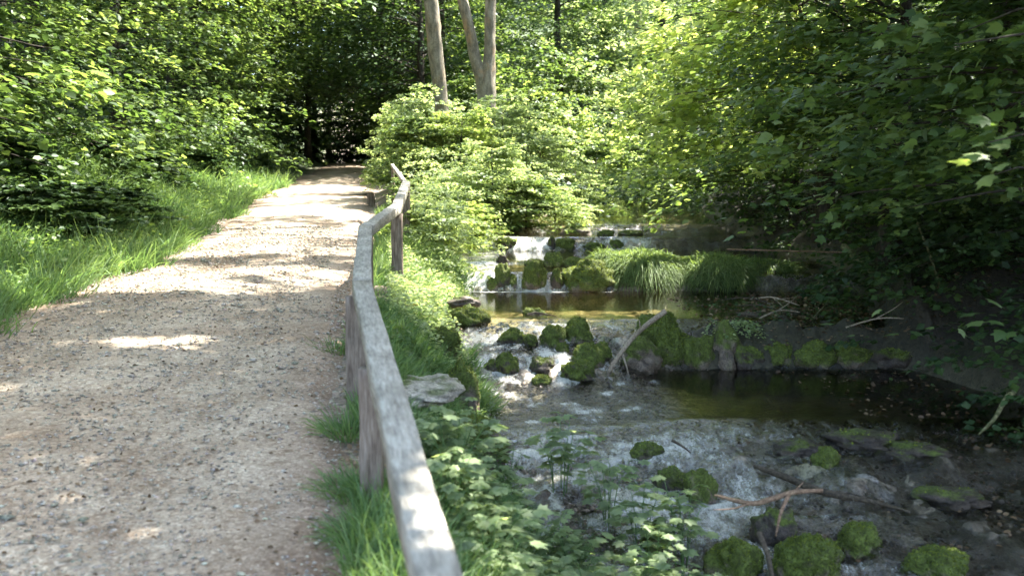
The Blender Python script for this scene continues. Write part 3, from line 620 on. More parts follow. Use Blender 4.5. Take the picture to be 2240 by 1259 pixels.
for x, y, tw_, z0, z1, Lr, nb, lab in CT:
    make_tree('canopy_tree', (x, y), z1 + .5, z0, z1, nb, Lr, 110, .16, 'diamond', 'leaf_green', lab, 'tree', 'tall canopy trees', r0=.2, droop=.1, elev=.08, cull=[cull_sun, cull_lit] + ([cull_view] if y < 12 else []), toward=tw_, spread=1.1, width=.3)

# trees closing the view left of the centre
for x, y, z0, z1, k, lab in [(-8.8, 43.5, 3.6, 9, 'deep', 'dark tree roofing the path inside the tunnel from the left'), (-5.0, 39, 3.4, 10, 'deep', 'dark tree roofing the path inside the tunnel from the right'), (-14.5, 36, 2, 11, 'green', 'green tree filling the gap above the left of the tunnel'),
        (-11.5, 31, 3.5, 9.5, 'green', 'green tree high above the left mouth of the tunnel'), (-15, 45, 3, 13, 'green', 'green tree far above the tunnel on the left'), (-10, 55, 4, 14, 'green', 'green tree far above the middle of the tunnel'), (-4.5, 48, 3, 12, 'green', 'green tree far above the right of the tunnel'),
        (-20, 44, 3, 13, 'green', 'green tree far back at the top left'), (-17, 30, 2, 10, 'deep', 'dark tree far back behind the left row')]:
    make_tree('woodland_tree', (x, y), z1 + 1, z0, z1, 170, 4.2, 120, .16, 'diamond', 'leaf_' + k, lab, group='trees closing the left background', r0=.16, droop=.2, width=.45)

# woodland undergrowth: leaves nobody could count
def under(name, n, xf, yr, hmax, size, mat, label, ml=55, seed=5, Lr=1.1):
    rg = np.random.default_rng(seed); y = yr[0] + (yr[1] - yr[0]) * rg.random(n) ** .9; a, b = xf(y); x = a + (b - a) * rg.random(n)
    z = gz(x, y) + rg.random(n) ** 1.3 * hmax; L = Lv(); sprays(L, np.stack([x, y, z], 1), rg.uniform(0, 6.28, n), Lr * rg.uniform(.5, 1.1, n), rg.normal(.25, .25, n), ml, size, .5, .35, tw=7, tint0=.5, tilt=.45, rg=rg)
    o = L.build(name, 'diamond', M[mat]); return tag(o, label, 'undergrowth', kind='stuff')
under('undergrowth', 1150, lambda y: (xl(y) - 7.5, xl(y) - 1.55 + .5 * vn(y * .7, 3.)), (6, 46), 1.3, .085, 'leaf_deep', 'dark leafy undergrowth below the trees on the left slope')
under('undergrowth', 1500, lambda y: (-.13 * y + 3, y * .6), (25, 46), 2.8, .12, 'leaf_green', 'mixed green undergrowth covering the hillside behind the trunks', Lr=1.8, seed=8)
under('undergrowth', 900, lambda y: (-.3 * y, y * .6), (46, 72), 6, .2, 'leaf_green', 'distant undergrowth filling the top of the hillside', Lr=3, seed=9, ml=60)
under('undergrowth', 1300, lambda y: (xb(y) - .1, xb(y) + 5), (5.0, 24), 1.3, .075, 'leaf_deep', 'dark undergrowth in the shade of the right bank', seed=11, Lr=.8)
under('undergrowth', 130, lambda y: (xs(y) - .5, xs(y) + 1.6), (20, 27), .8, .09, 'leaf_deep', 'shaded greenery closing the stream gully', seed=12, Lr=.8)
under('undergrowth', 700, lambda y: (-.42 * y, -.10 * y), (47.5, 51), 6, .17, 'leaf_deep', 'dark leaves hanging behind the last metres of the path', seed=31, Lr=1.8, ml=70)
under('undergrowth', 650, lambda y: (-.52 * y, -.19 * y), (50, 60), 9, .2, 'leaf_deep', 'dark leaves closing the end of the path', seed=21, Lr=2.5, ml=70)
under('undergrowth', 420, lambda y: (xl(y) - 9, xl(y) - 2.5), (26, 50), 4, .15, 'leaf_deep', 'tall dark undergrowth left of the tunnel', seed=22, Lr=1.6)
under('undergrowth', 160, lambda y: (xr(y) + 1.6, xr(y) + 4), (27, 46), 3, .13, 'leaf_deep', 'tall dark undergrowth right of the tunnel', seed=23, Lr=1.3)
under('foliage', 420, lambda y: (xr(y) + 1.0, xs(y) - .1), (13, 22), .9, .055, 'leaf_pale', 'pale sunlit leaves filling the space between the bank shrubs', seed=31, Lr=.6, ml=60)
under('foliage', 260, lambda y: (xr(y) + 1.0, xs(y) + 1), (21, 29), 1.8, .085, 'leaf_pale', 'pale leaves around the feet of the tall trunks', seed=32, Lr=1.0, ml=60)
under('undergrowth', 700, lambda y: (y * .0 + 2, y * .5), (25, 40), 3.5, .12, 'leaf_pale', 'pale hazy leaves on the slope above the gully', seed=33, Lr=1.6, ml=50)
# dark leafy bushes standing in the grass of the left bank
for i, (u, v, H, lab) in enumerate([(70, 520, .75, 'dark leafy bush in the grass at the left edge'), (165, 500, .7, 'dark leafy bush in the bank grass, second from the left edge'), (255, 490, .6, 'low dark bush in the bank grass, third from the left edge'),
        (25, 440, 1.0, 'tall dark bush at the left edge behind the grass'), (330, 410, .8, 'dark bush behind the grass where the verge curves'), (440, 395, .8, 'dark bush behind the grass left of the bright gravel'), (560, 385, .7, 'dark bush at the back of the grass near the tunnel'), (240, 400, .9, 'tall dark bush behind the middle of the grass bank')]):
    p = hit(u, v)
    if i == 0: db = make_shrub('bank_bush', 1.5, 1.0, 90, 80, .11, 'leaf_deep', 'oval', lab, 'bush', p, tint=.62, seed=77); db['group'] = 'dark bushes on the left bank'; db.scale = (.75, .75, H / 1.7)
    else: dup(db, p, lab, rz=rng.uniform(0, 6), sc=(.75, .75, H / 1.7))

# ---------------------------------------------------------------- wooden fence along the path
def beam(P, w, h, ups=None, n_sub=10, wob=.006, chamfer=.10, cut=(None, None), seed=0):
    """chamfered timber from P0 to P1, ends cut on the planes with the given horizontal normals"""
    P0, P1 = map(np.asarray, P); d = P1 - P0; d /= np.linalg.norm(d); vert = abs(d[2]) > .8
    s = np.cross(d, [0, 0, 1.]) if not vert else np.array([1., 0, 0]); s /= np.linalg.norm(s); b = np.cross(s, d)
    c = chamfer; prof = np.array([(-1 + c, -1), (1 - c, -1), (1, -1 + c), (1, 1 - c), (1 - c, 1), (-1 + c, 1), (-1, 1 - c), (-1, -1 + c)]) * [w / 2, h / 2]
    off = prof[:, :1] * s + prof[:, 1:] * b; L_ = np.linalg.norm(P1 - P0); rings = []
    for t in np.linspace(0, 1, n_sub + 1):
        Q = P0 + (P1 - P0) * t + off
        Q = Q + wob * np.stack([vn(Q[:, 0] * 13 + seed, Q[:, 1] * 7, Q[:, 2] * 9), Q[:, 0] * 0, vn(Q[:, 0] * 13, Q[:, 1] * 6 + seed, Q[:, 2] * 9)], 1)
        for e, (tt, PP) in enumerate(((0, P0), (1, P1))):
            if cut[e] is not None and t == tt:
                nn = np.array([cut[e][0], cut[e][1], 0.]); Q = Q - d * (((Q - PP) @ nn) / (d @ nn))[:, None]
        rings.append(Q)
    V = np.concatenate(rings + [P0[None], P1[None]]); q = []
    for i in range(n_sub):
        for j in range(8): q.append([i * 8 + j, i * 8 + (j + 1) % 8, (i + 1) * 8 + (j + 1) % 8]); q.append([i * 8 + j, (i + 1) * 8 + (j + 1) % 8, (i + 1) * 8 + j])
    a = len(V) - 2
    for j in range(8): q.append([a, (j + 1) % 8, j]); q.append([a + 1, n_sub * 8 + j, n_sub * 8 + (j + 1) % 8])
    return V, np.array(q)
FP = [np.array(p) for p in [(.135, .7, -1.08), (-.88, 5.8, -.565), (-1.25, 8.5, -.335), (-1.27, 11, -.185), (-1.5, 14.2, .10), (-2.15, 18.0, .47)]]
fence = empty('wooden_fence', (FP[1][0], FP[1][1], -1.25), 'weathered wooden railing between gravel path and stream, bending twice', 'fence')
fo = np.array(fence.location)
for i in range(5):
    a, b = FP[i], FP[i + 1]; dd = (b - a)[:2] / np.linalg.norm((b - a)[:2]); cut = [None, None]
    if i > 0: e = (a - FP[i - 1])[:2]; cut[0] = dd + e / np.linalg.norm(e)
    if i < 4: e = (FP[i + 2] - b)[:2]; cut[1] = dd + e / np.linalg.norm(e)
    wd, ht = (.110, .095) if i < 4 else (.06, .05); g = .0015 * dd
    V, T = beam((a - fo + [g[0], g[1], 0], b - fo - [g[0], g[1], 0]), wd, ht, n_sub=16, cut=cut, seed=i)
    o_ = a - fo; ph = math.atan2(-dd[0], dd[1]); c_, s_ = math.cos(ph), math.sin(ph); V = V - o_; V = np.stack([V[:, 0] * c_ + V[:, 1] * s_, -V[:, 0] * s_ + V[:, 1] * c_, V[:, 2]], 1)
    o = mesh_np('rail', V, T, M['rail'], fence); o.location = o_; o.rotation_euler = (0, 0, ph)
    if i == 4: o['label'] = 'thin pale end rail'
def railz(x, y):
    for a, b in zip(FP[:-1], FP[1:]):
        if a[1] <= y <= b[1]: t = (y - a[1]) / (b[1] - a[1]); return a + (b - a) * t
for (y, dx, wd) in [(4.3, -.035, .10), (5.85, -.03, .125), (2.2, -.03, .11), (8.55, -.0, .10), (11.0, .0, .12), (14.15, .0, .10), (17.9, .0, .05)]:
    c = railz(0, y); x = c[0] + dx; zb = gz1(x, y) - .15; top = c[2] - .053
    V, T = beam((np.array([x, y, zb]) - fo, np.array([x, y, top if y < 17 else top + .03]) - fo), wd, wd * .95, n_sub=10, wob=.006, chamfer=.12, seed=y)
    mesh_np('post', V, T, M['post'], fence)

# ---------------------------------------------------------------- rocks
def sph(nu=40, nv=26):
    th = np.linspace(0, np.pi, nv); ph = np.linspace(0, 2 * np.pi, nu, endpoint=False); T_, P_ = np.meshgrid(th, ph, indexing='ij')
    V = np.stack([np.sin(T_) * np.cos(P_), np.sin(T_) * np.sin(P_), np.cos(T_)], -1).reshape(-1, 3); q = []
    for i in range(nv - 1):
        for j in range(nu): a = i * nu + j; b = i * nu + (j + 1) % nu; q.append([a, b + nu, b]); q.append([a, a + nu, b + nu])
    return V, np.array(q)
SV, SQ = sph()
_rs = [20]
def rock(name, c, w, h, dp, label, cat='rock', moss=.8, group=None, box=.12, fuzz=700, dark=False, pale=None, blade=.016, tiltc=0, mname='moss'):
    _rs[0] += 1; sd = _rs[0]; rg = np.random.default_rng(sd); t = empty(name, c, label, cat, group)
    V = SV / (np.abs(SV) ** 3.2).sum(1)[:, None] ** (1 / 3.2) * box + SV * (1 - box)
    V = V * (1 + .42 * fbm(SV[:, 0] * 1.2 + sd, SV[:, 1] * 1.2, SV[:, 2] * 1.2, 2) + .30 * fbm(SV[:, 0] * 3.3 + sd, SV[:, 1] * 3.3, SV[:, 2] * 3.3, 3) + .07 * fbm(SV[:, 0] * 9 + sd, SV[:, 1] * 9, SV[:, 2] * 9, 2))[:, None]
    V = V * [w / 2, dp / 2, h * .62]; V[:, 2] += h * .40; V[:, 2] += tiltc * V[:, 0]; V[:, 1] += .12 * rg.normal() * V[:, 2]
    nz = SV[:, 2]; mm = sst(-.35, .25, nz - (.9 - 1.5 * moss) + 1.4 * fbm(SV[:, 0] * 2.2, SV[:, 1] * 3 + sd, SV[:, 2] * 3, 3))
    base = np.zeros((len(V), 3)) + (np.array(pale) if pale else np.array([.12, .09, .065]) if not dark else np.array([.045, .033, .024])); mm = mm * sst(-.02, .28, V[:, 2] / h); base = base * (1 + .5 * fbm(SV[:, 0] * 5, SV[:, 1] * 5, SV[:, 2] * 5 + sd, 3))[:, None]
    colr = base * (1 - mm[:, None]) + np.array([.075, .095, .016]) * mm[:, None]
    mesh_np('stone', V, SQ, M['rock'], t, smooth=True, attrs={'wet': .5 * (1 - mm)}, cols={'col': colr})
    if fuzz:
        cand = np.nonzero(SQ[:, 0] >= 0)[0]; tri = rg.choice(cand, fuzz * 3); A, B, D = V[SQ[tri, 0]], V[SQ[tri, 1]], V[SQ[tri, 2]]
        wgt = mm[SQ[tri, 0]]; nr = np.cross(B - A, D - A); ar = np.linalg.norm(nr, axis=1); nr /= ar[:, None] + 1e-9
        ct = (A + B + D) / 3; nr *= np.sign((nr * (ct - [0, 0, h * .4])).sum(1))[:, None]
        k = rg.random(len(tri)) < wgt * np.clip(ar / np.median(ar), .1, 1); k &= ct[:, 2] > .02 * h
        r1, r2 = rg.random((2, len(tri), 1)); fl = (r1 + r2) > 1; r1 = np.where(fl, 1 - r1, r1); r2 = np.where(fl, 1 - r2, r2)
        p = (A + (B - A) * r1 + (D - A) * r2)[k]; n_ = nr[k]
        if len(p):
            L = Lv(); bs = blade * (.6 + .4 * min(2.5, w / .2)); L.add(p - n_ * .003, n_ + rg.normal(0, .5, p.shape) + [0, 0, .2], np.cross(n_, rg.normal(0, 1, p.shape)), bs * rg.uniform(.6, 1.3, len(p)), np.clip(.45 + .2 * rg.normal(0, 1, len(p)) + .25 * n_[:, 2], 0, 1))
            L.build(mname, 'diamond', M['moss'], t)
    return t
RK = [ # u, v at foot, width px, height px, moss, dark, label
 (1285, 641, 98, 66, .95, 0, 'big dark green mossy boulder in the middle waterfall, left of the hanging grass'),
 (1168, 634, 46, 54, .85, 0, 'upright mossy rock between two white falls of the middle cascade'),
 (1098, 633, 30, 48, .6, 1, 'narrow brown rock with a moss cap at the left of the middle cascade'),
 (1122, 633, 18, 26, .6, 0, 'small rock wedged between the narrow brown rock and a white fall'),
 (1078, 634, 24, 22, .6, 0, 'low yellowish stone at the left foot of the middle cascade'),
 (1218, 632, 26, 38, .4, 1, 'leaning dark wet rock left of the big mossy boulder'),
 (1212, 584, 38, 30, .9, 0, 'round mossy stone on the lip above the middle cascade'),
 (1099, 578, 22, 20, .2, 1, 'bare brown block on the lip above the narrow rock'),
 (1172, 582, 46, 14, .5, 0, 'flat speckled stone on the lip above the upright mossy rock'),
 (1258, 584, 50, 20, .7, 0, 'low mossy stone on the lip above the big boulder'),
 (1104, 549, 40, 30, .6, 1, 'dark rock with moss at the left of the upper waterfall'),
 (1040, 548, 34, 30, .5, 1, 'black wet rock under the bush at the left end of the upper fall'),
 (1207, 546, 14, 26, .2, 1, 'thin upright brown stone right of the broad white upper fall'),
 (1236, 547, 42, 22, .8, 1, 'square mossy block in the upper fall beside the thin upright stone'),
 (1300, 548, 50, 14, .5, 1, 'long low dark rock in the right half of the upper fall'),
 (1350, 546, 30, 20, .6, 1, 'dark rock in the upper fall touching the hanging grass'),
 (1325, 516, 30, 12, .8, 1, 'mossy rock in the highest fall'), (1262, 514, 60, 20, .5, 0, 'pinkish rubble rock left of the highest fall'),
 (1385, 515, 50, 10, .5, 1, 'long dark rock at the right of the highest fall'),
 (1122, 754, 60, 30, .6, 1, 'low dark mossy rock at the left of the lower cascade'),
 (1158, 757, 36, 24, .6, 1, 'small dark rock joined to the low mossy rock'),
 (1207, 758, 52, 42, .85, 0, 'rounded mossy rock in the upper row of the lower cascade'),
 (1265, 752, 60, 48, .95, 0, 'brightest round mossy rock beneath the pool lip of the lower cascade'),
 (1232, 772, 26, 20, .8, 0, 'little moss clump below the two round mossy rocks'),
 (1285, 800, 64, 42, .85, 0, 'broad mossy rock in the middle of the lower cascade'),
 (1318, 787, 40, 34, .6, 1, 'dark rock between the broad mossy rock and the bare branch'),
 (1112, 818, 50, 44, .5, 1, 'dark peaked rock in white water at the left of the lower cascade'),
 (1075, 812, 30, 24, .3, 1, 'small black rock beside the dark peaked rock'),
 (1188, 818, 60, 36, .3, 1, 'brown wet rock at the foot of the lower cascade'),
 (1185, 841, 50, 20, .8, 0, 'flat mossy stone lowest in the white water'),
 (1262, 835, 80, 42, .6, 1, 'wide dark rock with a moss cap at the foot of the lower cascade'),
 (1395, 812, 84, 62, .25, 0, 'bare brown tufa boulder behind the foot of the bare branch'),
 (1458, 806, 112, 98, .95, 0, 'largest bright mossy mound on the dam, right of the bare branch'),
 (1527, 808, 60, 70, .7, 0, 'sloping mossy hump at the right side of the largest mossy mound'),
 (1588, 808, 70, 84, .2, 0, 'brown bare tufa bulge of the dam under the pale fern'),
 (1640, 802, 66, 40, .3, 1, 'dull brown rock low in the dam wall'),
 (1703, 800, 74, 48, .9, 0, 'mossy cushion on the dam below the dead twigs'),
 (1790, 800, 76, 46, .85, 0, 'second mossy cushion on the dam, right of the twigs'),
 (1868, 797, 72, 44, .8, 0, 'rightmost mossy cushion on the dam near the thin red twig'),
 (1950, 800, 90, 40, .3, 1, 'nearly black rock at the shaded right end of the dam'),
 (1615, 1275, 115, 84, .75, 0, 'mossy boulder at the bottom edge, left of the brightest one'),
 (1772, 1275, 125, 92, .85, 0, 'brightest yellow green mossy boulder at the bottom edge'),
 (1890, 1222, 88, 68, .75, 0, 'mossy boulder standing in dark water upper right of the brightest one'),
 (2065, 1275, 125, 62, .75, 0, 'dark green mossy boulder at the bottom edge near the right corner'),
 (1438, 1215, 56, 66, .6, 0, 'brownish mossy stone behind the leafy herbs at the bottom'),
 (1535, 1112, 66, 76, .6, 0, 'mossy olive stone left of the reddish forked branch'),
 (1700, 1190, 84, 70, .2, 1, 'rough brown rock under the reddish forked branch'),
 (1815, 1024, 56, 34, .9, 0, 'small bright moss tuft on the tufa step'),
 (1760, 1000, 120, 22, .02, 1, 'dark rough rock on the lip of the near shelf'),
 (1900, 985, 160, 28, .05, 1, 'broad dark ledge stone at the right of the near shelf'),
 (2010, 1010, 140, 24, .05, 1, 'shaded rock farther right on the near shelf'), (2090, 1110, 150, 26, .05, 1, 'dark rock by the sunny patch at the lower right'),
 (1420, 1010, 70, 34, .3, 1, 'black wet stone under the leafy herb tips'),
 (1480, 1085, 80, 50, .3, 1, 'dark brown stone behind the round herb leaves'),
 (1020, 712, 80, 36, .7, 1, 'mossy bank rock carrying the flat grey stone'),
 (965, 782, 76, 60, .75, 0, 'mossy bank rock right of the railing among grass'),
 (1010, 905, 80, 96, .6, 0, 'tall mossy edge stone right of the pale slab'),
 (1000, 975, 160, 60, .85, 0, 'mossy step stone below the pale slab, under drooping grass'),
 (1040, 1040, 150, 66, .3, 0, 'brown earthy stone below the mossy step'),
 (1170, 690, 50, 14, .4, 1, 'small pile of wet debris on the lip of the long pool'),
 (1000, 590, 50, 14, .5, 0, 'flat stone at the left bank above the middle cascade'),
]
for (u, v, wpx, hpx, mo, dk_, lab) in RK:
    p = hit(u, v if v < 1259 else v); k = p[1] / F; wd, hh = wpx * k * 1.04, hpx * k * 1.04
    p = p + np.array([0, wd * .30, -.03]); p[2] = min(p[2], p[2])
    nf = int(np.clip(250 + 9000 * wd * hh / max(p[1] / 9, .4) ** 2 * mo, 200, 4500))
    rock('mossy_rock' if mo >= .5 else 'rock', p, wd, hh + .03, wd * .8, lab, moss=mo, dark=bool(dk_), fuzz=nf if mo > .25 else 120, group='rocks of the cascades', blade=.013 if p[1] > 7 else .011)
# flat stone on the bank rock, pale slab, log
p = hit(1018, 690); rock('flat_stone', p + np.array([0, .1, .10]), .34, .09, .26, 'flat grey stone lying on a mossy rock at the pool edge', 'stone', moss=.1, fuzz=0, box=.75)
def slab(name, pts_uv, d0, dd, th, label, cat):
    P = np.array([at(u, v, d0 + dd * (905 - v) / 100) for u, v in pts_uv]); m_ = len(P); P = np.array([P[i // 3] + (P[(i // 3 + 1) % m_] - P[i // 3]) * (i % 3) / 3 + rng.normal(0, .014, 3) * [1, 1, 0] for i in range(3 * m_)]); P[:, 2] = P[:, 2].mean() + (P[:, 1] - P[:, 1].mean()) * .10 
    t = P.mean(0); Q = P - t; n = len(Q); cen = np.zeros((1, 3)) + [0, 0, .01]
    jt = lambda a_: rng.normal(0, 1, (n, 3)) * a_; inn = Q * .9 + [0, 0, .012] + jt([.004, .004, .001]); mid = Q * .98 + [0, 0, -th * .5] + jt([.02, .02, .012]); low = Q * .8 + [0, 0, -th] + jt([.02, .02, .01])
    V = np.concatenate([inn, Q, mid, low, cen]); T = []
    for r_ in range(3):
        for j in range(n): a = r_ * n + j; b = r_ * n + (j + 1) % n; T += [[a, b, b + n], [a, b + n, a + n]]
    for j in range(n): T.append([4 * n, j, (j + 1) % n])
    o = mesh_np(name, V, np.array(T), M['rock'], attrs={'wet': np.zeros(len(V))}, cols={'col': np.where(((np.arange(len(V)) < 2 * n) | (np.arange(len(V)) == 4 * n))[:, None], [.26, .23, .185], [.11, .085, .06])})
    o.location = t; return tag(o, label, cat)
rock('stone_slab', at(918, 846, 6.3) + [0, 0, -.06], .46, .10, .80, 'pale flat stone slab beside the railing above the stream', 'slab', moss=0, fuzz=0, box=.85, pale=[.30, .265, .21])
def stick(name, pts, radii, mat, label, cat='branch', subs=(), group=None, n=18):
    b = np.asarray(pts[0]); paths = [(curve_pts(np.asarray(pts) - b, n), np.interp(np.linspace(0, 1, n), np.linspace(0, 1, len(radii)), radii))]
    for sp_, sr in subs: paths.append((curve_pts(np.asarray(sp_) - b, 8), np.linspace(sr, sr * .35, 8)))
    V, T = tube(paths, 8, .18); o = mesh_np(name, V, T, M[mat], smooth=True); o.location = b; return tag(o, label, cat, group)
def A(*q): return [at(*p_) for p_ in q]
stick('log', [hit(*q) + [0, 0, .03] for q in ((812, 640), (850, 644), (890, 655), (930, 674))], [.05, .045, .035], 'stick', 'pale log lying on the sunny bank behind the railing', 'log')
stick('fallen_branch', A((1322, 834, 9.1), (1345, 790, 9.1), (1385, 738, 9.1), (1420, 706, 9.1), (1457, 680, 9.1)), [.013, .02, .022, .024, .024], 'stick', 'bare pale branch leaning across the lower cascade', subs=[(A((1385, 738, 9.1), (1400, 725, 9.05), (1398, 700, 9.05)), .01), (A((1362, 775, 9.1), (1370, 800, 9.1), (1376, 824, 9.1)), .012)])
stick('fallen_branch', A((1650, 1018, 5.9), (1710, 1040, 5.75), (1800, 1075, 5.5), (1900, 1095, 5.4), (1990, 1118, 5.2)), [.012, .02, .022, .014, .006], 'stick_dark', 'long dark branch slanting over the rough tufa steps', subs=[(A((1800, 1075, 5.5), (1870, 1080, 5.5), (1925, 1108, 5.3)), .008), (A((1865, 1088, 5.4), (1868, 1098, 5.35)), .006)])
stick('fallen_branch', A((1563, 1082, 5.3), (1640, 1100, 5.2), (1690, 1090, 5.2), (1735, 1076, 5.2), (1800, 1072, 5.2)), [.006, .014, .016, .014, .009], 'stick_red', 'reddish forked branch resting on the tufa near the mossy olive stone', subs=[(A((1725, 1082, 5.2), (1708, 1120, 5.1), (1697, 1172, 5.0)), .013), (A((1735, 1076, 5.2), (1757, 1054, 5.3)), .007), (A((1640, 1100, 5.2), (1600, 1112, 5.1), (1560, 1114, 5.1)), .006)])
stick('fallen_branch', A((1660, 1165, 4.75), (1680, 1215, 4.6), (1690, 1270, 4.4)), [.014, .012, .01], 'stick_dark', 'short dark stick standing between two mossy boulders at the bottom')
stick('fallen_log', A((1845, 538, 12.6), (1885, 575, 12.2), (1915, 600, 12.0), (1943, 622, 11.8)), [.045, .04, .036, .03], 'stick_moss', 'thick mossy log sloping down the dark right bank', 'log')
stick('fallen_branch', A((2216, 855, 6.8), (2195, 880, 6.7), (2175, 915, 6.7), (2140, 950, 6.7)), [.022, .018, .014, .006], 'stick_moss', 'crooked mossy stick at the right edge over the dark pool')
stick('thin_pole', A((1958, 350, 10.5), (2000, 470, 10.3), (2035, 560, 10.1), (2062, 645, 10.0)), [.008, .012, .014], 'stick_moss', 'thin leaning stem in the dark right of the mossy log', 'stem')
stick('twig', A((1470, 962, 6.9), (1492, 975, 6.85), (1512, 990, 6.8)), [.012, .008, .004], 'stick_dark', 'short black twig on the rippling near shelf', 'twig')
stick('thin_pole', A((1590, 545, 13.3), (1700, 548, 13.1), (1850, 552, 12.9)), [.009, .012, .010], 'stick_red', 'long thin reddish pole lying behind the hanging grass', 'stick')
stick('twig', A((1795, 640, 11.5), (1806, 610, 11.5), (1822, 585, 11.6)), [.010, .008, .004], 'stick_moss', 'upright twig on the dark bank left of the mossy log', 'twig')
stick('twig', A((1655, 757, 10.2), (1700, 745, 10.1), (1735, 735, 10.1), (1742, 715, 10.1), (1770, 713, 10.1)), [.008, .016, .015, .010, .004], 'stick', 'pale dead twig forking on top of the dam', 'twig', subs=[(A((1735, 735, 10.1), (1728, 750, 10.1)), .012), (A((1735, 745, 10.1), (1768, 746, 10.1)), .008), (A((1725, 730, 10.1), (1722, 712, 10.1)), .008)])
stick('twig', A((1612, 685, 10.6), (1650, 690, 10.5), (1680, 715, 10.3), (1688, 742, 10.2)), [.012, .03, .026, .012], 'stick_dark', 'dark curved root piece on the dam left of the pale twig', 'root')
stick('twig', A((1802, 755, 10.3), (1812, 710, 10.5), (1838, 680, 10.7)), [.014, .012, .005], 'stick_moss', 'greenish upright twig on the dam', 'twig', subs=[(A((1806, 735, 10.4), (1830, 745, 10.2), (1860, 752, 10.1)), .008)])
stick('twig', A((1850, 756, 10.3), (1900, 755, 10.3), (1950, 762, 10.2)), [.006, .008, .004], 'stick_red', 'thin red twig lying at the right end of the dam', 'twig', subs=[(A((1925, 757, 10.2), (1915, 790, 10.0)), .006)])
stick('twig', A((1152, 688, 10.35), (1175, 684, 10.4), (1218, 692, 10.3)), [.006, .010, .004], 'stick_dark', 'small dark twig on the lip of the long pool', 'twig')
stick('twig', A((1288, 700, 10.25), (1292, 730, 9.95), (1290, 755, 9.8)), [.008, .008, .005], 'stick', 'thin pale twig hanging over the brightest round mossy rock', 'twig')
stick('twig', A((1640, 655, 11.6), (1690, 650, 11.5), (1750, 668, 11.3)), [.006, .009, .004], 'stick', 'pale stick in the heap of debris on the shaded bank', 'twig', subs=[(A((1690, 650, 11.5), (1715, 672, 11.3)), .007), (A((1700, 655, 11.4), (1740, 650, 11.5)), .005), (A((1660, 655, 11.5), (1690, 668, 11.4)), .006)])
stick('root', A((590, 437, 23.5), (680, 434, 23.8), (760, 430, 24.0), (815, 424, 24.2)), [.03, .035, .04, .035], 'stick_dark', 'low dark root crossing the path before the shade', 'root')
p = hit(812, 452); V, T = beam((np.array([0, 0, -.2]), np.array([0, 0, .28])), .14, .13, seed=3, wob=.015); o = mesh_np('wooden_stump', V, T, M['post']); o.location = p; tag(o, 'squat brown stump at the path edge beside the root', 'stump')

# ---------------------------------------------------------------- grass
def blades(name, P, D, Ln, wd, droop, tint, mat, parent=None, seg=3):
    n = len(P); D = D / np.linalg.norm(D, axis=1)[:, None]; sd = np.cross(D, rng.normal(0, 1, (n, 3))); sd /= np.linalg.norm(sd, axis=1)[:, None]
    ts = np.linspace(0, 1, seg + 1); Vs = []
    for i, t in enumerate(ts):
        c = P + D * (Ln * t)[:, None]; c[:, 2] -= droop * Ln * t ** 2.2; wv = sd * (wd * (1 - t) ** .6)[:, None]
        if i < seg: Vs += [c - wv, c + wv]
        else: Vs.append(c)
    V = np.stack(Vs, 1); m = V.shape[1]; T = []
    for i in range(seg - 1): T += [[2 * i, 2 * i + 1, 2 * i + 3], [2 * i, 2 * i + 3, 2 * i + 2]]
    T.append([2 * seg - 2, 2 * seg - 1, 2 * seg]); T = np.array(T)
    F_ = (T[None] + (np.arange(n) * m)[:, None, None]).reshape(-1, 3)
    return mesh_np(name, V.reshape(-1, 3), F_, M[mat], parent, attrs={'tint': np.repeat(tint, m)})
def scatter(n, xf, yr, powr=1.6):
    y = yr[0] + (yr[1] - yr[0]) * rng.random(n) ** powr; a, b = xf(y); x = a + (b - a) * rng.random(n); return x, y
def patch(x, y, s=1.0, sd=0.): return fbm(x * 1.3 * s, y * 1.3 * s, sd, 3)
def grassfield(name, n, xf, yr, Lr, wd, mat, label, sd=0., powr=1.6, dens=-.25, droop=.45, lean=(.15, 0), tint=.5, zoff=0, keep=None):
    x, y = scatter(n, xf, yr, powr); pt = patch(x, y, 1, sd); k = pt + .3 * rng.random(n) > dens
    if keep is not None: k &= keep(x, y)
    x, y, pt = x[k], y[k], pt[k]; n = len(x); z = gz(x, y) - .01 + zoff
    az_ = 2 * np.pi * vn(x * 2, y * 2, sd) + rng.normal(0, 1.2, n); ln = rng.uniform(Lr[0], Lr[1], n) * (1 + .5 * pt)
    D = np.stack([np.cos(az_) * .45 + lean[0], np.sin(az_) * .45 + lean[1], np.ones(n)], 1) + rng.normal(0, .12, (n, 3))
    tn = np.clip(tint + .45 * pt + rng.normal(0, .18, n), 0, 1)
    o = blades(name, np.stack([x, y, z], 1), D, ln, wd * rng.uniform(.6, 1.3, n) * (.6 + y / 14), np.clip(droop + rng.normal(0, .18, n), .05, 1), tn, mat)
    return tag(o, label, 'grass', kind='stuff')
grassfield('grass', 95000, lambda y: (xl(y) - 2.9, xl(y) - .05 + .30 * vn(y * 1.3, 4.) + .13 * rng.normal(size=len(y))), (6, 30), (.2, .68), .0045, 'grass', 'long soft grass covering the bank left of the path', sd=1, dens=-.30, lean=(.22, -.05), powr=1.5)
grassfield('grass', 42000, lambda y: (xr(y) + .12 + .10 * vn(y * 2.2, 3.), xs(y) - .02), (2.2, 9), (.10, .34), .0040, 'grass', 'grass growing between the railing and the stream', sd=5, dens=-.12, powr=1)
grassfield('grass', 30000, lambda y: (xr(y) + .2, xs(y) + .05), (8, 19), (.14, .36), .0050, 'grass', 'sunlit grass on the bank beside the upper pools', sd=6, dens=-.2, powr=1.2, tint=.7, lean=(.2, -.1))
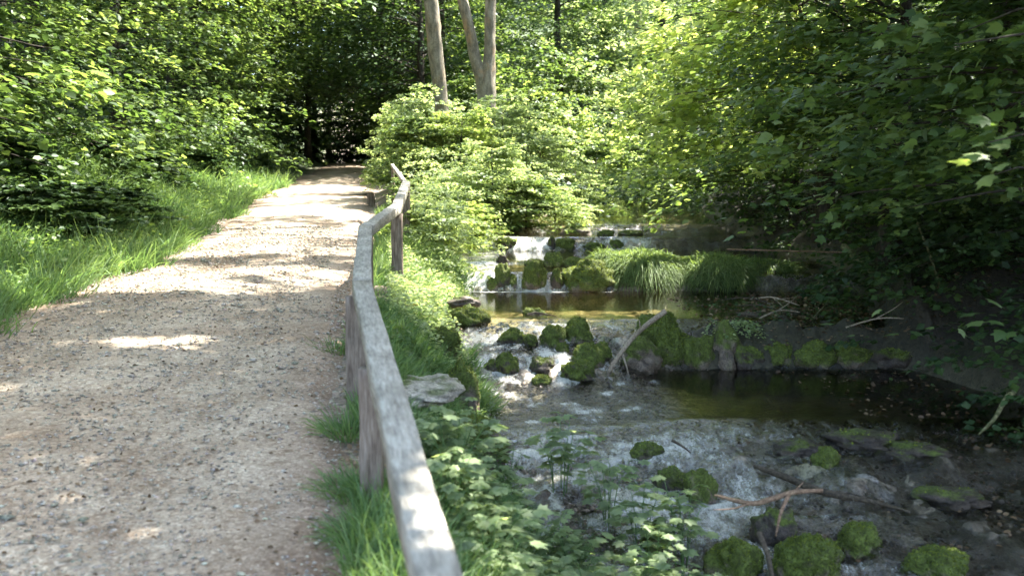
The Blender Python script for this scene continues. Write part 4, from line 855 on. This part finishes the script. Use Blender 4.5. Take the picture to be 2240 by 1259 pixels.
# tufts at the foot of the posts and on the path edge
def tuft(n, c, rad, Lr, wd, mat, tint=.5, sprd=.9, droop=.5):
    a = rng.random(n) * 2 * np.pi; r = rad * np.sqrt(rng.random(n)); x = c[0] + r * np.cos(a); y = c[1] + r * np.sin(a); z = gz(x, y) - .01
    D = np.stack([np.cos(a) * sprd * r / rad, np.sin(a) * sprd * r / rad, np.ones(n)], 1) + rng.normal(0, .18, (n, 3))
    return np.stack([x, y, z], 1), D, rng.uniform(*Lr, n), wd * rng.uniform(.6, 1.3, n), np.clip(droop + rng.normal(0, .15, n), .1, 1), np.clip(tint + rng.normal(0, .2, n), 0, 1)
def tufts(name, specs, mat, label, cat='grass tuft', group=None):
    o = blades(name, *[np.concatenate([s_[i] for s_ in specs]) for i in range(6)], mat)
    return o
TF = [(742, 770, 260, .14, (.08, .26), 'grass tuft spreading onto the gravel left of the second post'), (765, 955, 420, .13, (.12, .34), 'tall dark grass tuft between the two near posts'),
      (775, 1090, 380, .12, (.12, .30), 'grass tuft left of the nearest post foot'), (820, 1190, 700, .16, (.10, .30), 'dense grass tuft at the foot of the nearest post'), (835, 1090, 400, .12, (.12, .34), 'grass tuft behind the nearest post under the rail'),
      (145, 928, 60, .10, (.02, .06), 'tiny low weed growing alone in the gravel at left'), (690, 985, 60, .08, (.02, .07), 'sparse weed on the gravel near the tall dark grass tuft'),
      (10, 745, 90, .12, (.03, .08), 'flat weed patch on the gravel at the left edge'), (950, 880, 380, .12, (.15, .34), 'grass tuft arching over the right corner of the pale slab'),
      (985, 960, 700, .20, (.12, .34), 'thick grass tuft draped over the mossy step stone'), (1040, 1040, 300, .2, (.15, .4), 'straw coloured drooping grass below the mossy step'),
      (865, 690, 700, .25, (.1, .3), 'grass clump on the bank right of the second post'), (900, 770, 800, .25, (.12, .32), 'grass clump right of the rail above the pale slab')]
for (u, v, n, rad, Lr, lab) in TF:
    p = hit(u, v); s_ = tuft(n, p, rad, Lr, .0032, 'grass', tint=.9 if 'straw' in lab else .55); s_ = (s_[0] - p,) + s_[1:]
    o = blades('grass_tuft', *s_, 'grass'); o.location = p; tag(o, lab, 'grass tuft', 'grass tufts along the path and bank')

# hanging grass mounds on the middle dam
def hanging(c, w, dp, h, n, label, seed, tint):
    rg = np.random.default_rng(seed); t = empty('grass_mound', c, label, 'grass mound', 'hanging grass mounds')
    V = SV * (1 + .12 * fbm(SV[:, 0] * 2 + seed, SV[:, 1] * 2, SV[:, 2] * 2, 2))[:, None] * [w / 2, dp / 2, h * .60]; V[:, 2] += h * .35
    mesh_np('earth', V, SQ, M['rock'], t, smooth=True, attrs={'wet': np.zeros(len(V))}, cols={'col': np.zeros((len(V), 3)) + [.04, .045, .015]})
    a = rg.uniform(0, 2 * np.pi, n); ct = rg.random(n) ** .8 * 1.15 - .15; st = np.sqrt(1 - ct ** 2)
    N_ = np.stack([np.cos(a) * st, np.sin(a) * st, ct], 1); P = N_ * [w / 2, dp / 2, h * .60] * 1.02 + [0, 0, h * .35]
    D = N_ * [1, 1, .3] * .8 + [0, -.15, .55] + rg.normal(0, .42, (n, 3)); ln = rg.uniform(.06, .30, n) * (1 + .4 * vn(P[:, 0] * 9, P[:, 1] * 9, P[:, 2] * 9))
    blades('grass', P, D, ln, .0045 * rg.uniform(.7, 1.4, n), np.clip(1.0 + rg.normal(0, .3, n), .2, 1.6), np.clip(tint + .25 * ct + rg.normal(0, .3, n), 0, 1), 'grass_deep', t, seg=4)
b = hit(1415, 640); hanging(b + [0, .55, -.05], 1.12, .95, .56, 11000, 'bright hanging grass mound right of the big mossy boulder', 1, .55)
b = hit(1578, 640); hanging(b + [0, .5, -.05], 1.0, .95, .50, 9000, 'duller hanging grass mound at the right of the bright one', 2, .42)
b = hit(1330, 600); hanging(b + [0, .5, 0], .38, .5, .28, 900, 'small mossy grass hump beside the white fall', 3, .5)
b = hit(1700, 640); hanging(b + [0, .8, -.05], 1.1, .9, .42, 3500, 'dark grassy hump in deep shade right of the hanging grass', 4, .05)

# ---------------------------------------------------------------- herbs in the foreground
def herb(label, loc, H, nst, seed, lsz, mat='leaf_pale', group=None, tint=.5, tpl='maple'):
    rg = np.random.default_rng(seed); t = empty('leafy_herb', loc, label, 'herb', group); paths = []; L = Lv()
    for k in range(nst):
        a = rg.uniform(0, 2 * np.pi); h = H * rg.uniform(.6, 1.05); ln = rg.uniform(.1, .35) * h; r0 = rg.uniform(0, .05)
        P = np.array([[r0 * np.cos(a), r0 * np.sin(a), -.04], [np.cos(a) * (r0 + ln * .3), np.sin(a) * (r0 + ln * .3), h * .55], [np.cos(a) * (r0 + ln), np.sin(a) * (r0 + ln), h]])
        P = curve_pts(P, 9); paths.append((P, np.linspace(.0035, .0015, 9)))
        m = rg.integers(5, 8)
        for j in range(m):
            q = P[min(8, 3 + j)] if j < m - 1 else P[-1]; b = rg.uniform(0, 2 * np.pi); pl = rg.uniform(.05, .11) * (H / .45); e = q + np.array([np.cos(b) * pl, np.sin(b) * pl, pl * .25])
            paths.append((np.array([q, (q + e) / 2 + [0, 0, .008], e]), np.array([.0016, .0012, .001])))
            for lf in (-1, 0, 1, -2, 2)[:3 if rg.random() < .5 else 5]:
                c_ = b + lf * .75; s0 = lsz * .72 * (1 - .13 * abs(lf)) * rg.uniform(.8, 1.2)
                L.add(e[None], np.array([[np.cos(c_), np.sin(c_), -.22]]), np.array([[rg.normal(0, .25), rg.normal(0, .25), 1.]]), s0, np.clip(tint + rg.normal(0, .2), 0, 1))
    V, T = tube(paths, 5); mesh_np('stem', V, T, M['grass'], t, smooth=True, attrs={'tint': np.full(len(V), .5)}); L.build('foliage', tpl, M[mat], t); return t
protoH = [herb('x', (0, 0, 0), .42, 6, 31 + k, .08, 'leaf_pale', tint=.45) for k in range(3)]
HB = [(1228, 1075, 1.35, 'tallest leafy herb, its bright tip standing against the rippling water'), (1110, 1105, 1.1, 'herb with a flat yellow green top arching over the bank'), (1330, 1150, 1.15, 'herb leaning out over the water with broad pale leaflets'),
      (1400, 1215, 1.1, 'herb with paired round leaves before the dark brown stone'), (1500, 1240, 1.2, 'slender herb farthest right, standing in front of the tufa step')]
hs = []
for i, (u, v, sc, lab) in enumerate(HB):
    p = hit(u, v); q = protoH[i % 3]
    if i < 3: q.location = p; q['label'] = lab; q.scale = (sc,) * 3; q['group'] = 'leafy herbs in the foreground'
    else: dup(q, p, lab, 'leafy herbs in the foreground', rz=rng.uniform(0, 6), sc=sc)
for i in range(210):
    y = rng.uniform(2.5, 5.3); x = rng.uniform(float(xr(y)) + .42 + max(0, .12 * (4.5 - y)), float(xs(y)) + .68)
    dup(protoH[i % 3], (x, y, gz1(x, y) - .01), 'leafy herb ' + ('close against the near rail' if x - float(xr(y)) < .8 else 'leaning over the water edge' if x > float(xs(y)) + .1 else 'in the middle of the clump') + (' at the very front' if y < 3.9 else ' farther from the viewer'), 'herbs of the dense foreground clump', rz=rng.uniform(0, 6.28), sc=rng.uniform(.5, 1.15))
# broad leaved plants mixed in the bank grass (uncountable)
def forbs(name, n, xf, yr, size, mat, label, hmax=.22, sd=2., powr=1.4, tpl='oval', dens=-.1, tint=.55):
    x, y = scatter(n, xf, yr, powr); k = patch(x, y, 1.4, sd) > dens; x, y = x[k], y[k]; n = len(x); z = gz(x, y) + rng.random(n) * hmax
    a = rng.uniform(0, 6.28, n); L = Lv(); L.add(np.stack([x, y, z], 1), np.stack([np.cos(a), np.sin(a), rng.normal(0, .25, n)], 1), np.array([0, 0, 1.]) + rng.normal(0, .4, (n, 3)), size * rng.uniform(.5, 1.2, n), np.clip(tint + rng.normal(0, .2, n), 0, 1))
    return tag(L.build(name, tpl, M[mat]), label, 'ground cover', kind='stuff')
forbs('ground_cover', 46000, lambda y: (xl(y) - 3.2, xl(y) - .1), (6, 30), .06, 'leaf_green', 'small leafy plants among the grass on the left bank', .38, 2)
forbs('ground_cover', 9000, lambda y: (xr(y) + .35, xs(y)), (2.4, 8.5), .04, 'leaf_green', 'small leafy plants on the near stream bank', .14, 4, 1)
forbs('ground_cover', 26000, lambda y: (xr(y) + .4, xs(y)), (8.6, 20), .05, 'leaf_pale', 'bright small leaved plants on the sunny bank', .22, 7, 1.1, 'diamond', -.3, .6)
forbs('ground_cover', 5000, lambda y: (xb(y) - .5, xb(y) + 2), (5, 14), .05, 'leaf_deep', 'dark small plants at the foot of the right bank', .25, 8, 1.1)
# fern like pale spray on the dam
f = hit(1600, 712); rg = np.random.default_rng(5); t = empty('fern', f, 'pale blue green fern sprawling over the dam', 'fern'); L = Lv()
sprays(L, np.zeros((9, 3)) + [0, 0, .05], np.array([-.2, -.5, -.9, -1.3, .2, -2, -2.6, -.6, -.35]), rg.uniform(.22, .5, 9), np.full(9, .2), 90, .032, .28, .55, tint0=.5)
L.build('frond', 'diamond', M['leaf_pale'], t)

# ---------------------------------------------------------------- loose stones and litter
def stones(name, x, y, z, s, tint_cols, mat, label, cat, flat=.55):
    ico = np.array([[0, 0, 1.], [.9, 0, .2], [.28, .85, .25], [-.72, .53, .2], [-.72, -.53, .25], [.28, -.85, .2], [0, 0, -.4]]); T = np.array([[0, i, i % 5 + 1] for i in range(1, 6)] + [[6, i % 5 + 1, i] for i in range(1, 6)])
    n = len(x); a = rng.uniform(0, 6.28, n); V = ico[None] * (1 + rng.normal(0, .22, (n, 7, 1))) * s[:, None, None] * np.stack([rng.uniform(.7, 1.3, n), rng.uniform(.7, 1.3, n), np.full(n, flat)], 1)[:, None]
    ca, sa = np.cos(a)[:, None], np.sin(a)[:, None]; V = np.stack([V[..., 0] * ca - V[..., 1] * sa, V[..., 0] * sa + V[..., 1] * ca, V[..., 2]], -1) + np.stack([x, y, z], 1)[:, None]
    return tag(mesh_np(name, V.reshape(-1, 3), (T[None] + (np.arange(n) * 7)[:, None, None]).reshape(-1, 3), M[mat], attrs={'wet': np.zeros(n * 7)}, cols={'col': np.repeat(tint_cols, 7, 0)}), label, cat, kind='stuff')
n = 30000; y = 3.2 + 13 * rng.random(n) ** 1.7; x = xl(y) + (xr(y) - xl(y)) * rng.random(n); s_ = .004 + .011 * rng.random(n) ** 3 + .014 * (rng.random(n) > .994)
cc = np.array([.37, .325, .26]) * rng.uniform(.6, 1.3, (n, 1)) * (1 + rng.normal(0, .04, (n, 3)))
stones('gravel', x, y, pz_at(x, y), s_ * (.7 + y / 12), cc, 'rock', 'loose pebbles scattered over the path', 'gravel')
n = 15000; y = rng.uniform(3.2, 10.3, n); x = xs(y) + (xb(y) - xs(y)) * rng.random(n) ** 1.3; k = (slopeL(x, y) > .1) | (y < 7.3) | ((y < 9.4) & (x < 1.3) & (rng.random(n) < .5)); x, y = x[k], y[k]; n = len(x)
cc = np.array([.15, .115, .085]) * rng.uniform(.25, 2.0, (n, 1)) * (1 - .65 * sst(1.5, 2.8, x))[:, None]; stones('pebbles', x, y, level(x, y) - .015, .008 + .028 * rng.random(n) ** 2.5, cc, 'rock', 'small stones and crumbs of tufa in the running water', 'pebbles', .8)
def litter(n, xf, yr, zf, size, label, tint):
    x, y = scatter(n, xf, yr, 1.2); z = zf(x, y); a = rng.uniform(0, 6.28, n); L = Lv(); L.add(np.stack([x, y, z], 1), np.stack([np.cos(a), np.sin(a), rng.normal(0, .2, n)], 1), np.array([0, 0, 1.]) + rng.normal(0, .4, (n, 3)), size * rng.uniform(.4, 1.2, n), np.clip(tint + rng.normal(0, .25, n), 0, 1))
    tag(L.build('leaf_litter', 'oval', M['litter']), label, 'leaf litter', kind='stuff')
litter(3200, lambda y: (xl(y) - .1, xr(y) + .1), (3.2, 18), lambda x, y: pz_at(x, y) + .008, .028, 'dry leaf crumbs lying on the gravel', .25)
litter(3500, lambda y: (xr(y), xs(y)), (2.5, 16), lambda x, y: gz(x, y) + .015, .04, 'fallen leaves on the bank soil', .6)
litter(1500, lambda y: (xb(y) - 1.2, xb(y) + 1), (5, 13), lambda x, y: np.maximum(gz(x, y), level(x, y)) + .015, .045, 'fallen leaves and bits on the shaded right bank', .1)
litter(1600, lambda y: (xs(y), xb(y)), (3.5, 7.2), lambda x, y: level(x, y) + .018, .035, 'dark leaf bits caught on the tufa steps', .15)

# tall ragged weeds on the left verge
for i, (u, v, H) in enumerate([(60, 640, .55), (150, 590, .6), (250, 560, .5), (330, 520, .6), (120, 560, .7), (420, 480, .6), (40, 600, .75), (200, 530, .7), (500, 440, .6), (300, 480, .7), (560, 410, .6), (380, 440, .7)]):
    p = hit(u, v); n_ = 420; s_ = tuft(n_, p, .28, (.2 * H, H), .0045, 'grass', tint=.62, sprd=.7, droop=.45); s_ = (s_[0] - p,) + s_[1:]
    o = blades('grass_tuft', *s_, 'grass'); o.location = p; tag(o, 'ragged sunlit weed clump on the left verge, ' + ['nearest to the left edge', 'second along the path edge', 'third along the path edge', 'beside the wide bright gravel', 'on the bank behind the second one', 'fourth along the path edge', 'behind the nearest one', 'on the bank above the third one', 'where the path begins to narrow', 'on the bank above the bright gravel', 'last before the tunnel shade', 'on the bank where the path narrows'][i], 'grass tuft', 'weed clumps along the left verge')

forbs('ground_cover', 4200, lambda y: (2.0 + 0 * y, 5.2 + 0 * y), (9.9, 12.6), .045, 'leaf_deep', 'dark leaves and ivy over the earthy dam', .16, 12, 1.0, 'oval', -.05, .5)
litter(1600, lambda y: (1.9 + 0 * y, 5.2 + 0 * y), (9.7, 12.4), lambda x, y: np.maximum(gz(x, y), level(x, y)) + .012, .05, 'brown leaf litter heaped on the dam', .3)
for i, (u, v, l_, a_, lab) in enumerate([(1660, 700, .5, .4, 'grey twig lying on the dam below the pale forked twig'), (1720, 690, .6, 2.6, 'brown twig on the dam behind the pale forked twig'), (1780, 700, .5, 1.1, 'twig on the dam beside the greenish upright one'), (1850, 720, .7, .2, 'long dark twig at the shaded right of the dam'),
        (1690, 670, .55, 3.0, 'twig in the debris heap nearest to the pool'), (1760, 665, .5, .9, 'twig in the debris heap farthest right')]):
    p = hit(u, v) + [0, 0, .02]; d_ = np.array([math.cos(a_), math.sin(a_) * .6, .1]) * l_
    stick('twig', [p, p + d_ * .5 + [0, 0, .05], p + d_], [.010, .008, .004], ('stick', 'stick_dark', 'stick_moss')[i % 3], lab, 'twig', subs=[([p + d_ * .4 + [0, 0, .04], p + d_ * .6 + [.05, 0, .12], p + d_ * .7 + [.1, 0, .2]], .005)])
